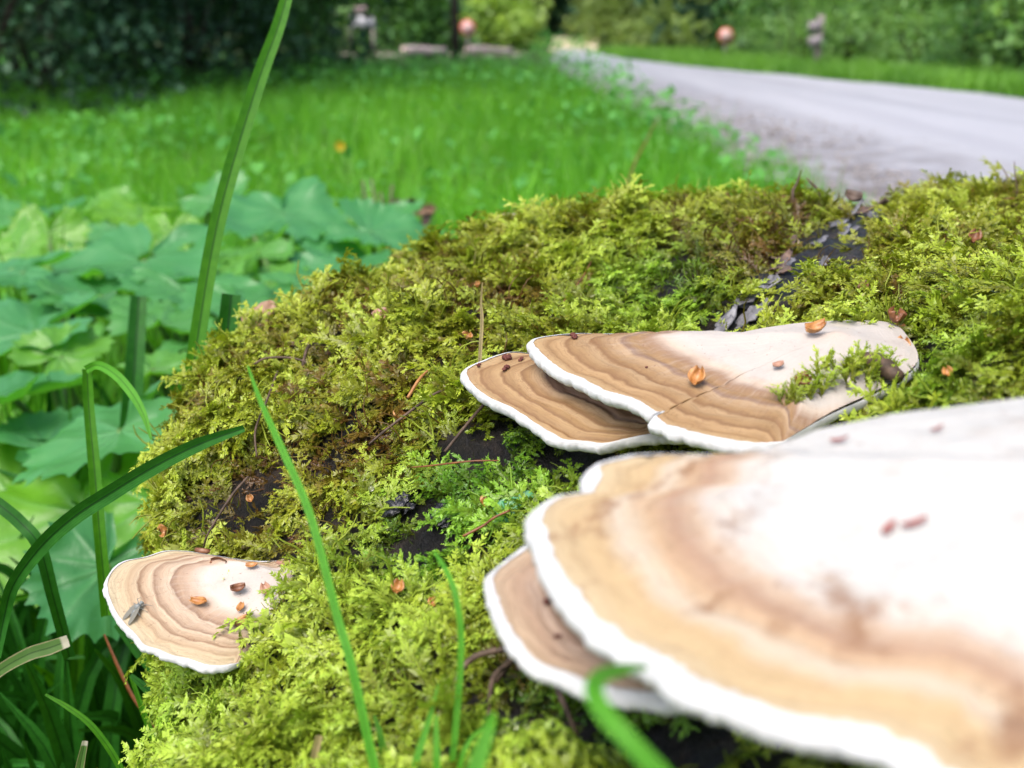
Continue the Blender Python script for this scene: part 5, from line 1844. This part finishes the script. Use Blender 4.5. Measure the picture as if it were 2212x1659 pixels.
# black rotten lumps
for u, v, s_px, lab in ((885, 1108, 70, 'glossy black rotten lump left in the dark hollow of the moss'), (960, 1135, 56, 'black rotten lump right in the dark hollow of the moss'),
                        (575, 1392, 46, 'shiny black lump in the moss right of the left bracket'), (560, 1425, 34, 'small shiny black lump below another beside the left bracket'), (612, 1398, 30, 'black crumb right of the shiny lump beside the left bracket')):
    h = on_log(u, v, .004)
    if h:
        put('rotten_lump', crumb_mb(s_px * h[2] / FPX * .85, u, .5, 1.9), M['black_wood'], h[0] - h[1] * .003, h[1], R(u % 90), lab, 'rotten wood', 'black rotten lumps in the moss')

# small round green leaflets
k = N('leaflet')
M['leaflet'] = k.surf(k.mix(k.noise(400, k.obj(), 3), (.05, .28, .10), (.14, .42, .20)), .35, .5, trans=.3)
h = on_log(1095, 1098, .011)
if h:
    root = empty('clover_sprout', h[0], 'small sprout with round blue green leaflets beside the big bracket rim', 'plant')
    s_ = h[2] / FPX
    for du, dv, r_ in ((-4, 4, 27), (42, -18, 20), (-60, -40, 0)):
        if not r_:
            continue
        mb = MB()
        vs = [(0, 0, 0)]
        n_ = 18
        for q in range(n_):
            a = 2 * math.pi * q / n_
            rr = r_ * s_ * (1 - .28 * math.exp(-((a - math.pi) / .35) ** 2))
            vs.append((rr * math.cos(a), rr * math.sin(a), .18 * rr * math.cos(2 * a) + .1 * rr))
        mb.add(vs, (), [(0, q + 1, (q + 1) % n_ + 1) for q in range(n_)])
        p = P(1095 + du, 1098 + dv, h[2] - .008)
        put('leaf', mb, M['leaflet'], p, (CAM - p).normalized() + Vector((0, 0, .5)), R(40 + du), None, None, parent=root)
        mb = MB()
        mb.tube([h[0] - h[1] * .006, h[0].lerp(p, .5) + Vector((0, 0, -.001)), p], [.0006, .0005, .0004], 6)
        mb.build('stem', M['leaflet'], root)

# little fly on the left bracket
h = on_cap('left', 302, 1318)
if h:
    k = N('fly_body')
    M['fly'] = k.surf(k.mix(k.noise(900, k.obj(), 3), (.05, .055, .05), (.26, .28, .27)), .35, .5)
    k = N('fly_wing')
    M['wing'] = k.surf((.30, .29, .24), .2, .6, trans=.5)
    root = empty('fly', h[0], 'small grey fly resting on the rim of the left bracket', 'fly')
    s_ = h[2] / FPX
    ax_ = (P(292, 1345, h[2]) - P(304, 1306, h[2])).normalized()
    ax_ = (ax_ - h[1] * ax_.dot(h[1])).normalized()
    sd_ = h[1].cross(ax_)
    c0 = h[0] + h[1] * 9 * s_
    mb = MB()
    prof = [(-17, 2.5), (-15.5, 5), (-12.5, 5.2), (-10.5, 2.6), (-8, 6.5), (-3, 8.2), (2, 6.5), (4, 4.2), (8, 5.5), (14, 5.0), (20, 3.2), (25, .8)]
    mb.tube([c0 + ax_ * a * s_ - h[1] * max(0, a) * .16 * s_ for a, r_ in prof], [r_ * s_ for a, r_ in prof], 12)
    mb.build('body', M['fly'], root)
    for sg in (-1, 1):
        mb = MB()
        vs = []
        for q in range(12):
            a = 2 * math.pi * q / 12
            vs.append(c0 + h[1] * 5 * s_ + ax_ * (16 + 22 * math.cos(a)) * s_ + sd_ * sg * (7 + 7 * math.sin(a) + 5 * (math.cos(a) + 1) * .5) * s_ - h[1] * (math.cos(a) + 1) * 3 * s_)
        mb.add(vs, (), [(0, q, q + 1) for q in range(1, 11)])
        mb.build('wing', M['wing'], root, False)
        for q, off in enumerate((-8, -2, 4)):
            b_ = c0 + ax_ * off * s_ + sd_ * sg * 5 * s_
            kn = c0 + ax_ * (off * 1.9) * s_ + sd_ * sg * 17 * s_ + h[1] * 3 * s_
            ft = h[0] + ax_ * (off * 2.8) * s_ + sd_ * sg * 25 * s_
            mb = MB()
            mb.tube([b_, kn, ft], [.9 * s_, .7 * s_, .4 * s_], 5)
            mb.build('leg', M['fly'], root)

# water drops
k = N('water')
p_ = k.n('ShaderNodeBsdfPrincipled')
p_.inputs['Transmission Weight'].default_value = 1
p_.inputs['IOR'].default_value = 1.33
p_.inputs['Roughness'].default_value = 0
k.l(p_.outputs[0], k.out.inputs[0])
M['water'] = k.m
for u, v, r_, lab in ((1127, 1632, 9, 'upper of two tiny water drops at the bottom in the dark moss'), (1134, 1647, 9, 'lower of two tiny water drops at the bottom in the dark moss'), (830, 1098, 7, 'tiny water drop glinting in the moss left of the black hollow'),
                          (1060, 928, 6, 'tiny water drop on the moss by the bare bark')):
    h = on_log(u, v, .010)
    if h:
        mb = MB()
        n_, m_ = 14, 9
        s_ = h[2] / FPX * r_
        vs = []
        for i in range(m_ + 1):
            for q in range(n_):
                a, b_ = 2 * math.pi * q / n_, math.pi * i / m_
                vs.append((s_ * math.sin(b_) * math.cos(a), s_ * math.sin(b_) * math.sin(a), s_ * (math.cos(b_) * .9 + (.18 if b_ < .5 else 0) * 0)))
        mb.add(vs, [(i * n_ + q, (i + 1) * n_ + q, (i + 1) * n_ + (q + 1) % n_, i * n_ + (q + 1) % n_) for i in range(m_) for q in range(n_)])
        put('water_drop', mb, M['water'], h[0], h[1], 0, lab, 'water drop', 'water drops on the moss')

# yellow flower and dead brown stalks in the meadow
k = N('yellow_petal')
M['petal'] = k.surf((.55, .40, .015), .5, .3, trans=.3)
p = P(735, 315, 2.9)
fl = empty('yellow_flower', (p.x, p.y, ground_z(p.x, p.y)), 'single orange yellow flower in the meadow right of the tall blade', 'flower')
mb = MB()
mb.tube([(p.x, p.y, ground_z(p.x, p.y) - .01), (p.x + .01, p.y, p.z * .5), p], [.002, .002, .0015], 6)
mb.build('stem', M['stalk'], fl, av='rnd')
for q in range(8):
    a = 2 * math.pi * q / 8
    d = Vector((math.cos(a), -.35, math.sin(a))).normalized()
    s_ = Vector((-math.sin(a), 0, math.cos(a)))
    mb = MB()
    mb.add([p, p + d * .010 + s_ * .005, p + d * .020, p + d * .010 - s_ * .005], [(0, 1, 2, 3)])
    mb.build('petal', M['petal'], fl)
p = P(905, 405, 2.0)
dk = empty('dead_plant', (p.x, p.y, ground_z(p.x, p.y)), 'withered brown plant stalk in the grass behind the moss skyline', 'plant')
z0 = ground_z(p.x, p.y)
mb = MB()
for q in range(6):
    a = random.uniform(0, 6.28)
    x_, y_ = p.x + random.uniform(-.10, .03), p.y + random.uniform(-.04, .04)
    mb.tube([(x_, y_, z0), (x_ + .01 * math.cos(a), y_, (z0 + p.z) / 2), (x_ + .03 * math.cos(a), y_ + .02 * math.sin(a), p.z + random.uniform(-.06, .02))], [.004, .0035, .002], 6)
mb.build('stem', M['flake_dark'], dk)
for q in range(9):
    c = p + Vector((random.uniform(-.09, .035), random.uniform(-.03, .03), random.uniform(-.08, .03)))
    me_mb = scale_mb(random.uniform(.025, .045), .02, .8, 400 + q)
    put('leaf', me_mb, M['chip'] if q % 2 else M['flake_dark'], c, Vector((random.uniform(-1, 1), -.6, random.uniform(-.3, 1))).normalized(), q, None, None, parent=dk)
